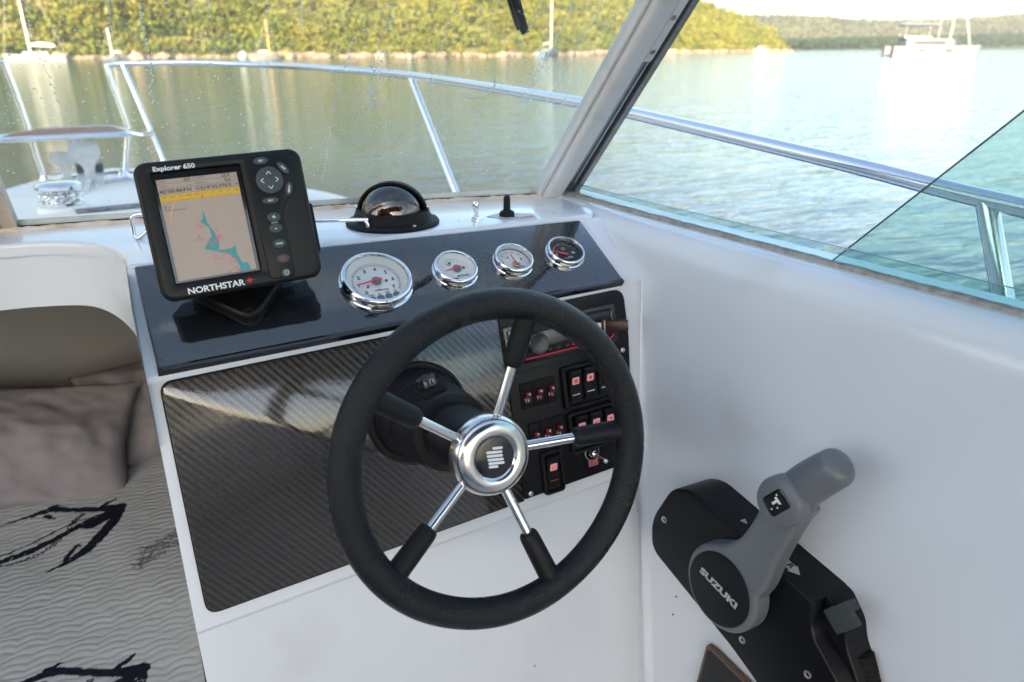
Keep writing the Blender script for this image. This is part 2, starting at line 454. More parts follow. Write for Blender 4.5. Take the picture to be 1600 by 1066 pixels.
def foliage_mat(name, pal, scale):
    m = bpy.data.materials.new(name); m.use_nodes = True; t = m.node_tree; p = t.nodes['Principled BSDF']
    at = t.nodes.new('ShaderNodeAttribute'); at.attribute_name = 'tint'
    r = t.nodes.new('ShaderNodeValToRGB'); e = r.color_ramp.elements
    e[0].position = 0; e[0].color = (*pal[0], 1); e[1].position = 1; e[1].color = (*pal[-1], 1)
    for i, c in enumerate(pal[1:-1]): q = e.new((i + 1) / (len(pal) - 1)); q.color = (*c, 1)
    link(t, at.outputs['Fac'], r.inputs[0]); link(t, r.outputs[0], p.inputs['Base Color'])
    p.inputs['Roughness'].default_value = .7; p.inputs['Specular IOR Level'].default_value = .2
    tr = t.nodes.new('ShaderNodeBsdfTranslucent'); link(t, r.outputs[0], tr.inputs[0])
    mx = t.nodes.new('ShaderNodeMixShader'); mx.inputs[0].default_value = .42
    o = t.nodes['Material Output']; link(t, p.outputs[0], mx.inputs[1]); link(t, tr.outputs[0], mx.inputs[2]); link(t, mx.outputs[0], o.inputs[0])
    return m

def forest(name, pos, hgt, rad, leaf, per, mat, tint, label=None):
    """crowns of leaf clumps: per small quads each, spread over an uneven egg"""
    n = len(pos); 
    th = rng.uniform(0, 2 * pi, (n, per)); cz = rng.uniform(-.55, 1, (n, per)); rr = rng.uniform(.55, 1.0, (n, per)) ** .6
    lob = 1 + .3 * np.sin(3 * th + rng.uniform(0, 6, (n, 1))) * (1 - np.abs(cz))
    s = np.sqrt(1 - cz ** 2 * .95)
    cx = pos[:, 0:1] + rad[:, None] * s * rr * lob * np.cos(th)
    cy = pos[:, 1:2] + rad[:, None] * s * rr * lob * np.sin(th)
    cz_ = pos[:, 2:3] + hgt[:, None] * (.5 + .5 * cz * rr)
    C = np.stack([cx, cy, cz_], -1).reshape(-1, 3)
    k = len(C)
    a = rng.normal(size=(k, 3)); a /= np.linalg.norm(a, axis=1)[:, None]
    b = rng.normal(size=(k, 3)); b -= a * (a * b).sum(1)[:, None]; b /= np.linalg.norm(b, axis=1)[:, None]
    L = leaf * rng.uniform(.6, 1.4, k)[:, None]
    V = np.stack([C - a * L, C - b * L * .7, C + a * L, C + b * L * .7], 1).reshape(-1, 3)
    me = bpy.data.meshes.new(name)
    me.vertices.add(len(V)); me.vertices.foreach_set('co', V.ravel())
    me.loops.add(len(V)); me.loops.foreach_set('vertex_index', np.arange(len(V), dtype=np.int32))
    me.polygons.add(k); me.polygons.foreach_set('loop_start', np.arange(0, 4 * k, 4, dtype=np.int32)); me.polygons.foreach_set('loop_total', np.full(k, 4, dtype=np.int32))
    me.update(calc_edges=True)
    at = me.attributes.new('tint', 'FLOAT', 'FACE')
    tt = np.clip(np.repeat(tint, per) + rng.normal(0, .07, k), 0, 1)
    at.data.foreach_set('value', tt.astype(np.float32))
    return wrap(name, me, mat, smooth=0, kind='stuff', label=label)

def height_at(px, py, gx, gy, gz):
    st = gx[1, 0] - gx[0, 0]
    i = np.clip(((px - gx[0, 0]) / st), 0, gx.shape[0] - 2); j = np.clip(((py - gy[0, 0]) / st), 0, gx.shape[1] - 2)
    a = i.astype(int); b = j.astype(int); fx = i - a; fy = j - b
    return gz[a, b] * (1 - fx) * (1 - fy) + gz[a + 1, b] * fx * (1 - fy) + gz[a, b + 1] * (1 - fx) * fy + gz[a + 1, b + 1] * fx * fy

NT = 5600
tx = rng.uniform(-110, 214, NT * 8); ty = rng.uniform(112, 290, NT * 8)
ln = NEAR + [NEAR[0]]
dd = coast_dist(tx, ty, ln); ok = inside(tx, ty, NEAR) & (dd > 1.6) & (dd < 75) & (rng.uniform(size=tx.shape) < np.clip(1.25 - dd / 90, .35, 1))
tx, ty = tx[ok][:NT], ty[ok][:NT]
tz = height_at(tx, ty, gx, gy, gz)
pal_near = [(.050, .075, .013), (.100, .128, .018), (.150, .166, .022), (.195, .190, .026), (.23, .20, .032)]
tint = np.clip(.40 + .5 * fbm(tx, ty, 16, 3, 9) + rng.normal(0, .20, len(tx)), 0, 1)
fol = foliage_mat('scrub_leaves', pal_near, 1)
rad = rng.uniform(1.1, 2.4, len(tx)) * np.clip((dd[ok][:NT] + 3) / 9, .45, 1); hg = rad * rng.uniform(1.3, 2.2, len(tx))
forest('hillside_trees', np.stack([tx, ty, tz - .4], 1), hg, rad, .30, 105, fol, tint, 'sunlit yellow green scrub and trees covering the near hillside')

# shore rocks, a pale broken band along the near waterline
def rocks():
    g = Geo()
    L = NEAR[1:14]
    for (ax, ay), (bx, by) in zip(L[:-1], L[1:]):
        n = int(math.hypot(bx - ax, by - ay) / 1.1)
        for i in range(n):
            t = (i + random.random()) / n; r = random.uniform(.5, 1.2)
            c = (ax + (bx - ax) * t + random.uniform(-.6, 1.0), ay + (by - ay) * t + random.uniform(-.3, 1.8), WATER + random.uniform(-.1, .35))
            mw = Matrix.Translation(c) @ Matrix.Rotation(random.uniform(0, 6), 4, 'Z') @ Matrix.Rotation(random.uniform(-.4, .4), 4, 'X') @ Matrix.Diagonal((r * 1.5, r, r * .6, 1))
            bm = bmesh.new(); bmesh.ops.create_icosphere(bm, subdivisions=1, radius=1)
            for v in bm.verts: v.co *= random.uniform(.75, 1.15)
            g.bm(bm, mw)
    g.build('shore_rocks', rock, smooth=0, kind='stuff', label='pale pinkish rocks along the waterline under the near hillside')
rocks()

# farther shore across the bay: a wooded slope in front with shade put into its colours, an olive hill behind it
FAR1 = [(205, 235), (240, 219), (290, 236), (340, 245), (420, 262), (520, 255), (640, 190), (800, 60), (900, 200), (700, 420), (420, 430), (200, 330)]
h_f1 = lambda x, y, sd: np.where(sd > 0, np.clip((x - 225) * .030 * (sd / (sd + 18)), .4, 14) * (.72 + .5 * fbm(x, y, 70, 4, 21)), .3 * sd)
hill2, a1, b1, c1, s1 = terrain('far_shore_hill', FAR1, 9.0, h_f1, hill_ground('shaded_ground', (.035, .05, .022), (.02, .032, .015), .04))
FAR2 = [(120, 420), (330, 400), (560, 420), (800, 300), (1000, 60), (1300, 250), (1000, 700), (500, 800), (100, 700)]
h_f2 = lambda x, y, sd: np.where(sd > 0, np.minimum(sd * .30, 24 + 4 * np.sin(x / 120.0)) * (.72 + .45 * fbm(x, y, 110, 4, 31)), .3 * sd)
hill3, a2, b2, c2, s2 = terrain('far_ridge', FAR2, 14.0, h_f2, hill_ground('olive_ground', (.09, .085, .035), (.06, .065, .025), .02))

def cover(name, poly, grid, n, dmax, pal, tb, r0, r1, leaf, label, seed, x0, x1, y0, y1):
    px = rng.uniform(x0, x1, n * 9); py = rng.uniform(y0, y1, n * 9)
    d = coast_dist(px, py, poly + [poly[0]]); ok = inside(px, py, poly) & (d > 4) & (d < dmax)
    px, py = px[ok][:n], py[ok][:n]; pz = height_at(px, py, *grid)
    r = rng.uniform(r0, r1, len(px)); t = np.clip(tb + .5 * (fbm(px, py, 40, 3, seed) - .5) + rng.normal(0, .1, len(px)), 0, 1)
    forest(name, np.stack([px, py, pz - .6], 1), r * 1.8, r, leaf, 26, foliage_mat(name + '_leaves', pal, 1), t, label)
NS = 1500
sx = rng.uniform(-60, 214, NS * 14); sy = rng.uniform(112, 225, NS * 14); sd_ = coast_dist(sx, sy, ln); ok = inside(sx, sy, NEAR) & (sd_ > .8) & (sd_ < 10)
sx, sy, sd_ = sx[ok][:NS], sy[ok][:NS], sd_[ok][:NS]; sr = rng.uniform(.6, 1.25, len(sx))
forest('shore_scrub', np.stack([sx, sy, height_at(sx, sy, gx, gy, gz) - .3], 1), sr * 1.5, sr, .24, 60, fol, np.clip(.45 + rng.normal(0, .18, len(sx)), 0, 1), 'low yellow green scrub right above the shore rocks')
cover('shaded_wood', FAR1, (a1, b1, c1), 3600, 60, [(.012, .028, .016), (.022, .042, .022), (.035, .06, .025), (.06, .08, .03)], .42, 1.2, 2.2, .7,
      'wood on the lower slope across the bay, bluish shade in its leaf colours', 5, 200, 640, 200, 360)
cover('olive_wood', FAR2, (a2, b2, c2), 4200, 140, [(.05, .06, .03), (.075, .085, .035), (.11, .115, .045), (.15, .14, .06)], .5, 2.2, 4.0, 1.3,
      'olive green wood over the long ridge behind the bay', 6, 150, 900, 300, 600)

# unseen hill added behind the boat, shaped to keep it in evening shade
HEAD = [(-62, -150), (-28, -118), (-30, -88), (-58, -56), (-92, -36), (-130, -40), (-150, -80), (-120, -150)]
h_hd = lambda x, y, sd: np.where(sd > 0, np.minimum(sd * 1.25, 46) * (.85 + .25 * fbm(x, y, 40, 3, 41)), .3 * sd)
terrain('shade_headland', HEAD, 6.0, h_hd, hill_ground('headland_scrub', (.05, .06, .02), (.03, .04, .014), .08))

# ------------------------------------------------------------------ boats and houses out on the bay
hull_dim = M('boat_white_dimmed', (.22, .22, .22), .35, coat=.3)  # white hulls darkened in the colour itself, in place of shade
win_dark = M('boat_window', (.02, .025, .03), .1)
mast_m = M('mast_alloy', (.70, .66, .58), .35, metal=.3)
canvas = M('canvas_cream', (.62, .60, .55), .8)
navy = M('canvas_navy', (.03, .05, .10), .8)
pink_m = M('terracotta', (.55, .25, .17), .8)

def hull_geo(L, B, H, sheer=.25, bow=.95, stern_w=.8, n=14):
    g = Geo(); v = []; f = []
    for i in range(n + 1):
        t = i / n; x = -L / 2 + L * t
        wd = B / 2 * (stern_w + (1 - stern_w) * min(1, t * 3)) * (1 - max(0, (t - .45) / .55) ** 2.2 * .985)
        top = H * (1 + sheer * t * t)
        xx = x - (0 if t < .9 else 0)
        for (yy, zz, kx) in ((-wd, top, .03), (-wd * .96, top * .55, .0), (-wd * .72, -.12 * H, -.03), (0, -.45 * H, -.05), (wd * .72, -.12 * H, -.03), (wd * .96, top * .55, 0), (wd, top, .03)):
            v.append((xx + kx * L * t ** 3, yy, zz))
    for i in range(n):
        for k in range(6): f.append((i * 7 + k, i * 7 + k + 1, (i + 1) * 7 + k + 1, (i + 1) * 7 + k))
        f.append((i * 7 + 6, i * 7, (i + 1) * 7, (i + 1) * 7 + 6))
    f.append(tuple(range(7))); f.append(tuple(n * 7 + k for k in range(7))[::-1])
    return g.add(v, f)

def at_water(x, y, heading): return Matrix.Translation((x, y, WATER)) @ Matrix.Rotation(heading, 4, 'Z')

def sailboat(x, y, head, L, mast, label, matm=mast_m, rake=0.0, hm=None):
    hm = hm or hull_dim
    t = thing('sailing_boat', label, 'sailing boat', at_water(x, y, head), 'sailing boats moored off the near shore')
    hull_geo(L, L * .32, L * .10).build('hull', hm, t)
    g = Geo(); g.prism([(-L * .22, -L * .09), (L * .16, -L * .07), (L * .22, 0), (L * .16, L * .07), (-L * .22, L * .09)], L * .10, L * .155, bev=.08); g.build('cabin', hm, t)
    for s in (-1, 1):
        g = Geo(); g.box((-.02 * L, s * L * .083, L * .13), (L * .22, .03, L * .022)); g.build('window', win_dark, t)
    g = Geo(); g.tube([(L * .08, 0, L * .1), (L * .08 + rake, 0, L * .1 + mast)], [.10, .07], 10); g.build('mast', matm, t)
    g = Geo(); g.tube([(L * .07, 0, L * .25), (-L * .32, 0, L * .24)], .07, 8); g.build('boom', matm, t)
    g = Geo(); g.tube([(L * .06, 0, L * .265), (-L * .1, 0, L * .28), (-L * .31, 0, L * .255)], [.10, .16, .09], 8); g.build('furled_sail', canvas, t)
    for a in ((L * .49, 0, L * .13), (-L * .46, 0, L * .11)):
        g = Geo(); g.tube([a, (L * .08 + rake, 0, L * .1 + mast)], .015, 5); g.build('stay', steel, t)
    return t
sailboat(-6.3, 101, radians(160), 6.6, 11.5, 'white sailing boat with a tall pale mast, closest to the pulpit end of the shore')
sailboat(1.5, 112, radians(200), 3.2, 3.4, 'small grey sailing boat with a short mast beside the tallest masted one', hm=M('hull_grey', (.16, .165, .17), .4))
sailboat(17.6, 97, radians(15), 3.6, 4.2, 'little sailing dinghy with a warm sunlit mast above the plotter', M('mast_sunlit', (.55, .28, .10), .4))  # warm sunlight put into the orange of the mast
sailboat(66.9, 114.9, radians(35), 7.5, 10.5, 'sailing boat moored beside the hanging wiper, mast near the windshield pillar', hm=M('hull_slate', (.10, .12, .15), .4))
sailboat(268, 178, radians(60), 11.0, 15.5, 'distant sailing boat whose thin mast rises behind the catamaran')

cat_shade = M('catamaran_white_shaded', (.135, .142, .152), .4)  # white paint with bluish shade put into its colour
def catamaran(x, y, head):
    t = thing('catamaran', 'large white sailing catamaran with a flybridge and dark hull windows', 'catamaran', at_water(x, y, head))
    L = 13.0
    for s in (-1, 1):
        h = hull_geo(L, 2.0, 1.55, .12); hm = Matrix.Translation((0, s * 2.7, 0)); h2 = Geo(); h2.add(h.v, h.f, hm)
        hb = h2.build('hull', cat_shade, t)
        for k in (-2.4, 1.6):
            
            for q in (-.99, .99): g = Geo(); g.box((k, s * 2.7 + q, .95), (1.5, .06, .28), bev=.02); g.build('window', win_dark, hb)
    g = Geo(); g.box((-.8, 0, 1.25), (9.6, 4.6, .6), bev=.12); g.build('bridge_deck', cat_shade, t)
    g = Geo(); g.prism([(-4.4, -2.4), (1.8, -2.3), (3.1, -1.4), (3.1, 1.4), (1.8, 2.3), (-4.4, 2.4)], 1.5, 2.75, bev=.25, seg=3); g.build('saloon', cat_shade, t)
    for s in (-1, 1): g = Geo(); g.box((-.9, s * 2.38, 2.15), (4.8, .1, .42)); g.build('window', win_dark, t)
    g = Geo(); g.box((3.08, 0, 2.15), (.1, 2.6, .42)); g.build('window', win_dark, t)
    g = Geo(); g.box((-2.6, 0, 2.95), (4.4, 3.8, .4), bev=.1); g.build('flybridge', cat_shade, t)
    for a in ((-4.6, -1.7), (-4.6, 1.7), (-1.0, -1.7), (-1.0, 1.7)):
        g = Geo(); g.tube([(a[0], a[1], 3.1), (a[0], a[1], 4.7)], .05, 6); g.build('bimini_post', steel, t)
    g = Geo(); g.box((-2.6, 0, 4.75), (4.8, 3.9, .14), bev=.05); g.build('bimini', navy, t)
    g = Geo(); g.tube([(1.0, 0, 2.7), (.9, 0, 19.5)], [.14, .09], 10); g.build('mast', cat_shade, t)
    g = Geo(); g.tube([(.9, 0, 5.0), (-5.0, 0, 5.1)], .13, 8); g.build('boom', cat_shade, t)
    g = Geo(); g.tube([(6.1, 0, 1.7), (1.0, 0, 18.5)], .04, 6); g.build('furled_jib', canvas, t)
    g = Geo()
    for s in (-1, 1):
        g.tube([(k * 1.5 - 5.5, s * 3.5, 2.3) for k in range(8)], .02, 5)
        for k in range(8): g.tube([(k * 1.5 - 5.5, s * 3.5, 1.6), (k * 1.5 - 5.5, s * 3.5, 2.3)], .02, 5)
    g.build('guard_rail', steel, t)
catamaran(123.5, 85.5, radians(-38))

t = thing('motor_boat', 'tiny white motor boat under the shaded point of the near hill', 'motor boat', at_water(166, 166, radians(-30)))
hull_geo(4.6, 1.9, .75, .3).build('hull', hull_dim, t)
g = Geo(); g.prism([(-1.2, -.7), (.5, -.6), (.9, 0), (.5, .6), (-1.2, .7)], .75, 1.55, bev=.12); g.build('cabin', hull_dim, t)
for q in (-.66, .66): g = Geo(); g.box((.0, q, 1.2), (1.0, .05, .3)); g.build('window', win_dark, t)
for (bx, by, r, lb) in ((17.6, 115, .75, 'round white mooring buoy near the shore, above the plotter'), (-14, 117, .5, 'white mooring buoy off the sunlit shore beside the tall mast'), (41, 112, .4, 'small white mooring buoy alone before the middle of the hillside')):
    g = Geo(); g.sphere((0, 0, r * .4), (r, r, r * .9)); b_ = g.build('mooring_buoy', hull_dim, loc=(bx, by, WATER)); tag(b_, lb, 'buoy', 'mooring buoys off the near shore')
    g = Geo(); g.lathe([(.12, r * 1.2), (.12, r * 1.42), (.05, r * 1.45), (0, r * 1.45)], 10); g.build('ring', steel, b_)

def house(x, y, z, wd, dp, ht, rot, label, wallc):
    t = thing('house', label, 'house', Matrix.Translation((x, y, z)) @ Matrix.Rotation(rot, 4, 'Z'), 'houses on the far ridge')
    g = Geo(); g.box((0, 0, ht / 2 - 2), (wd, dp, ht + 4)); g.build('wall', wallc, t)
    g = Geo(); g.add([(-wd * .55, -dp * .55, ht), (wd * .55, -dp * .55, ht), (wd * .55, dp * .55, ht), (-wd * .55, dp * .55, ht), (-wd * .35, 0, ht + dp * .28), (wd * .35, 0, ht + dp * .28)],
                     [(0, 1, 5, 4), (2, 3, 4, 5), (1, 2, 5), (3, 0, 4), (3, 2, 1, 0)]); g.build('roof', pink_m, t)
    for k in (-.28, .28):
        g = Geo(); g.box((wd * k, -dp / 2 - .02, ht * .55), (1.3, .15, 1.5)); g.build('window', win_dark, t)
wall_p = M('house_wall_pink', (.66, .47, .38), .8); wall_c = M('house_wall_cream', (.70, .62, .50), .8)
HS = [((.8384, .5451), 640, 10, 'pinkish house highest on the far ridge, left one of the hilltop row', wall_p), ((.845, .5348), 655, 8, 'cream house in the middle of the hilltop row on the ridge', wall_c),
      ((.832, .5547), 630, 7, 'small pink house standing apart before the hilltop row', wall_p), ((.862, .507), 660, 9, 'cream house at the right end of the hilltop row', wall_c)]
for (dx, dy), dist, sz, lb, mm in HS:
    x, y = dx * dist, dy * dist; z = float(height_at(np.array([x]), np.array([y]), a2, b2, c2)[0])
    house(x, y, z + 3.5, sz * 1.4, sz, 6, radians(-60), lb, mm)

# ------------------------------------------------------------------ the boat's mouldings (setting)
FU = frame((0, .9102, -.2936), (1, 0, 0), (0, .8675, .4975))       # upper dash face
FL = frame((0, .8505, -.3467), (1, 0, 0), (0, .2305, .9731))       # lower dash face
FW = frame((.2888, .5802, -.3904), (1, 0, 0), (0, .2305, .9731))   # steering wheel plane
up3 = lambda u, v, h=0: FU @ Vector((u, v, h))
lo3 = lambda u, v, h=0: FL @ Vector((u, v, h))
rv = lambda f: Vector((f[0], f[1], f[2]))

def dash_body():
    """loft of the moulded console between its port and starboard ends, all edges softened"""
    def prof(x, vb, vt, vt2, vbot, top):
        P = []
        P.append((1.06, -.258)); P.append((.992 if top is None else top, -.2585))
        for q in (up3(x, vt, -.002), up3(x, vb - .002, -.002)): P.append((q.y, q.z))
        q = up3(x, vb - .006, -.008); P.append((q.y, q.z))
        for q in (lo3(x, vt2 + .006, -.0015), lo3(x, vbot - .004, -.0015), lo3(x, vbot - .0165, -.0010)): P.append((q.y, q.z))
        q = lo3(x, vbot - .022, -.0055); P.append((q.y, q.z))
        q = lo3(x, vbot - .034, -.0065); P.append((q.y, q.z))
        P.append((.655, -1.44)); P.append((1.06, -1.44))
        return P
    g = Geo()
    A = prof(-.017, -.0845, .083, -.003, -.293, .988); B = prof(.70, -.0615, .071, .0135, -.2525, .980)
    n = len(A); bm = bmesh.new(); rows = []
    for k in range(13):
        t = k / 12; x = -.017 + .717 * t
        rows.append([bm.verts.new((x, A[i][0] * (1 - t) + B[i][0] * t, A[i][1] * (1 - t) + B[i][1] * t)) for i in range(n)])
    for k in range(12):
        for i in range(n): bm.faces.new((rows[k][i], rows[k][(i + 1) % n], rows[k + 1][(i + 1) % n], rows[k + 1][i]))
    bm.faces.new(rows[0][::-1]); bm.faces.new(rows[-1])
    bmesh.ops.recalc_face_normals(bm, faces=bm.faces)
    es = [e for e in bm.edges if len(e.link_faces) == 2 and e.calc_face_angle(0) > radians(14)]
    bmesh.ops.bevel(bm, geom=es, offset=.0045, segments=4, profile=.5, affect='EDGES', clamp_overlap=True)
    g.bm(bm); return g.build('dash_console', gel, kind='structure', smooth=40)
dash_body()

# ledge under the windshield, with the recess over the companionway at its port end
WSB = [(-.95, 1.33), (-.60, 1.312), (-.155, 1.283), (.0815, 1.255), (.32, 1.222), (.50, 1.19), (.648, 1.1574)]   # windshield foot
XT = [(1.35, .688), (1.2, .699), (1.1264, .7028), (.93, .7126), (.684, .7363), (.5056, .7511), (.3736, .764), (0, .795), (-.6, .83), (-1.7, .86)]  # side glass track
def xt(y):
    for (y0, x0), (y1, x1) in zip(XT[:-1], XT[1:]):
        if y <= y0 and y >= y1: return x0 + (x1 - x0) * (y0 - y) / (y0 - y1)
    return XT[0][1] if y > XT[0][0] else XT[-1][1]
front = [(-.95, 1.215), (-.5, 1.205), (-.20, 1.190), (-.125, 1.178), (-.08, 1.158), (-.048, 1.125), (-.028, 1.085), (-.0185, 1.04), (-.0165, .990), (.3, .987), (.655, .980)]
outl = front + [(.672, 1.0), (.684, 1.04), (.690, 1.17)] + [(x, y + .05) for x, y in WSB[::-1]]
g = Geo(); g.prism(outl, -.268, -.25, bev=.006, seg=4); g.build('dash_ledge', gel, kind='structure', smooth=45)

# companionway: the face above the opening, curving into the console's port side
def bulkhead():
    path = [(-1.0, 1.217), (-.5, 1.207), (-.20, 1.192), (-.125, 1.180), (-.08, 1.160), (-.048, 1.127), (-.029, 1.087), (-.0195, 1.04), (-.0175, .98), (-.0175, .90), (-.0175, .83)]
    pts = smoothpath([Vector((a, b, 0)) for a, b in path], 5)
    arch = lambda x: -.343 - .004 * (x + .13) ** 2 - (.028 * max(0, (x + .085) / .068) ** 2.2 if x > -.085 else 0) - (.20 * max(0, (-.62 - x)) ** 1.5 if x < -.62 else 0)
    v = []; f = []
    for p in pts:
        zb = arch(p.x); 
        if p.y < 1.0: zb = -.371 - (1.0 - p.y) * .3
        for z in (-.256, -.262, -.29, (-.29 + zb) / 2, zb + .004, zb + .001, zb):
            v.append((p.x, p.y, z))
        v.append((p.x, p.y + .012, zb)) ; v.append((p.x, p.y + .03, zb))
    c = 9
    for i in range(len(pts) - 1):
        for k in range(c - 1): f.append((i * c + k, i * c + k + 1, (i + 1) * c + k + 1, (i + 1) * c + k))
    obj('companionway_face', v, f, gel, kind='structure', smooth=50)
bulkhead()

# cabin liner: ceiling, forward wall with its seam, port side, floor
def cabin():
    obj('cabin_ceiling', [(-1.0, 1.24, -.345), (.42, 1.24, -.345), (.42, 1.86, -.405), (-1.0, 1.90, -.405)], [(0, 1, 2, 3)], gel_in, kind='structure')
    v = [(-1.0, 1.80, -.80), (.62, 1.72, -.80), (.62, 1.80, -.52), (-1.0, 1.88, -.52), (.62, 1.815, -.49), (-1.0, 1.895, -.49), (.42, 1.60, -.372), (-1.0, 1.64, -.374)]
    obj('cabin_wall', v, [(0, 1, 2, 3), (3, 2, 4, 5), (5, 4, 6, 7)], gel_in, kind='structure', smooth=20)
    g = Geo(); g.tube([(-1.0, 1.872, -.506), (.62, 1.792, -.506)], .004, 8); g.build('wall_seam', M('seam_dark', (.16, .145, .13), .8), kind='structure')
    g = Geo(); g.box((-1.0, 1.25, -.72), (.03, 1.5, .60)); g.build('cabin_side', gel_in, kind='structure'); g = Geo(); g.box((.44, 1.45, -.72), (.03, .8, .60)); g.build('cabin_side', gel_in, kind='structure')
    g = Geo(); g.box((-.49, 1.2, -.93), (.93, 1.4, .10)); g.build('berth_base', gel_in, kind='structure')
cabin()

# starboard side: rounded top lip, slightly flared face, cove into the console
def side_wall():
    v = []; f = []
    ys = [1.185, 1.17, 1.1, 1.0, .9, .8, .7, .6, .5, .4, .3, .15, 0, -.3, -.7, -1.2, -1.7]
    for y in ys:
        X = xt(y)
        col = [(X + .05, -.2475), (X + .03, -.2475), (X - .008, -.2475), (X - .018, -.2482), (X - .027, -.2505), (X - .035, -.255), (X - .042, -.262), (X - .047, -.271), (X - .0505, -.284), (X - .052, -.30)]
        for z in (-.36, -.45, -.55, -.65, -.8, -.95, -1.1, -1.25, -1.46): col.append((X - .052 - .09 * (-.30 - z), z))
        for x, z in col: v.append((x, y, z))
    c = 19
    for i in range(len(ys) - 1):
        for k in range(c - 1): f.append((i * c + k, i * c + k + 1, (i + 1) * c + k + 1, (i + 1) * c + k))
    obj('side_wall', v, f, gel, kind='structure', smooth=60)
    # cove between console and side
    v = []; f = []
    rows = 16
    for i in range(rows):
        z = -.325 - 1.12 * i / (rows - 1)
        # console face y at this height (near starboard end)
        yd = lo3(.64, 0).y + (z - lo3(.64, 0).z) * (.2305 / .9731) + .0015
        if z > -.335: yd = up3(.64, 0).y + (z - up3(.64, 0).z) * (.8675 / .4975) * 1.0
        xw = xt(yd) - .052 - .09 * max(0, -.30 - z)
        r = min(.012, .001 + .004 * i)
        for k in range(9):
            a = k / 8 * pi / 2
            v.append((xw - r + r * sin(a) + .0008, yd - r + r * cos(a) - .0006, z))
    for i in range(rows - 1):
        for k in range(8): f.append((i * 9 + k, i * 9 + k + 1, (i + 1) * 9 + k + 1, (i + 1) * 9 + k))
    obj('side_cove', v, f, gel, kind='structure', smooth=60)
side_wall()
# felt-lined glass track on the lip
g = Geo(); P = [(x + .003, y, -.2452) for y, x in XT[1:]]
for (a, b) in zip(P[:-1], P[1:]):
    n_ = max(2, int((Vector(b) - Vector(a)).length / .03))
pp = [Vector(P[0]).lerp(Vector(P[1]), 0)]
for a, b in zip(P[:-1], P[1:]):
    m_ = max(1, int((Vector(b) - Vector(a)).length / .012))
    for k in range(1, m_ + 1): pp.append(Vector(a).lerp(Vector(b), k / m_) + Vector((random.uniform(-.0006, .0006), 0, random.uniform(-.0006, .0006))))
v = []; f = []
for p in pp:
    v += [(p.x - .008, p.y, -.2485), (p.x - .0075, p.y, p.z + .002), (p.x - .001, p.y, p.z + .0036), (p.x + .006, p.y, p.z + .002), (p.x + .008, p.y, -.2485)]
for i in range(len(pp) - 1):
    for k in range(4): f.append((i * 5 + k, i * 5 + k + 1, (i + 1) * 5 + k + 1, (i + 1) * 5 + k))
trk = obj('glass_track', v, f, felt, smooth=60); tag(trk, 'worn grey felt track running along the top of the starboard side', 'window track')

# hull, side decks, foredeck, cockpit
def hull():
    out = [(1.10, -1.8), (1.14, -.6), (1.16, .3), (1.16, 1.2), (1.13, 2.0), (1.05, 2.8), (.85, 3.6), (.55, 4.3), (.20, 4.85), (-.05, 5.02)]
    outp = [(-.33, 4.9), (-.62, 4.3), (-.95, 3.6), (-1.2, 2.8), (-1.32, 2.0), (-1.38, 1.2), (-1.38, .3), (-1.38, -1.8)]
    ring = out + outp; n = len(ring)
    zt = lambda y: -.60 - .03 * max(0, (y - 1.3)) + .02 * max(0, y - 3)
    v = []; f = []
    for x, y in ring: v.append((x, y, zt(y)))
    for x, y in ring: v.append((x * .985 + .0, y, zt(y) - .06))
    for x, y in ring: v.append(((x + .13) * .80 - .13, min(y, 4.4) if y > 0 else y, WATER - .25))
    for k in range(2):
        for i in range(n): f.append((k * n + i, k * n + (i + 1) % n, (k + 1) * n + (i + 1) % n, (k + 1) * n + i))
    obj('hull', v, f, gel, kind='structure', smooth=40)
    # side decks: strips between the hull edge and the house sides
    inn = [(.86, -1.8), (.83, -.6), (.80, .3), (.72, 1.2), (.60, 2.0), (.56, 2.6), (.42, 3.3), (.25, 4.1), (.10, 4.78), (-.02, 4.92), (-.30, 4.8), (-.39, 4.1), (-.42, 3.3), (-.60, 2.6), (-.80, 2.0), (-1.0, 1.2), (-1.10, .3), (-1.10, -1.8)]
    zd = lambda y: zt(y) - .004
    v = [(x, y, zd(y)) for x, y in ring] + [(x, y, zd(y)) for x, y in inn]
    f = [(i, (i + 1) % n, n + (i + 1) % n, n + i) for i in range(n - 1)]
    obj('side_deck', v, f, deckm, kind='structure')
    # raised foredeck
    zf = lambda y: -.33 - .1044 * (y - 1.35)
    top = [(.46, 1.22), (.50, 1.5), (.535, 2.0), (.54, 2.46), (.46, 3.1), (.30, 4.0), (.14, 4.6), (.06, 4.78), (-.05, 4.84), (-.2, 4.80), (-.31, 4.62), (-.37, 4.1), (-.41, 3.61), (-.52, 2.6), (-.66, 2.0), (-.9, 1.45), (-.95, 1.25)]
    m = len(top); v = []; f = []
    for x, y in top: v.append((x, y, zf(y) - .012))
    cx = -.13
    for x, y in top: v.append((cx + (x - cx) * .965, y - .012 if y > 2 else y, zf(y)))
    for x, y in top: v.append((x + (.03 if x > cx else -.03), y, zt(y) - .01))
    f.append(tuple(range(m, 2 * m)))
    for i in range(m - 1):
        j = (i + 1) % m
        f.append((i, j, m + j, m + i)); f.append((2 * m + i, 2 * m + j, j, i))
    obj('foredeck', v, f, deckm, kind='structure', smooth=50)
    g = Geo(); g.box((-.25, -.35, -1.46), (2.2, 2.9, .04)); g.build('cockpit_floor', M('cockpit_sole', (.50, .49, .46), .6, bump=('noise', 200, .3, .001)), kind='structure')
    # port side and transom of the cockpit
    g = Geo(); g.box((-1.14, -.3, -.76), (.08, 3.0, .95), bev=.02); g.box((-.2, -1.75, -1.10), (2.1, .10, .55), bev=.03); g.build('cockpit_coaming', gel, kind='structure')
hull()

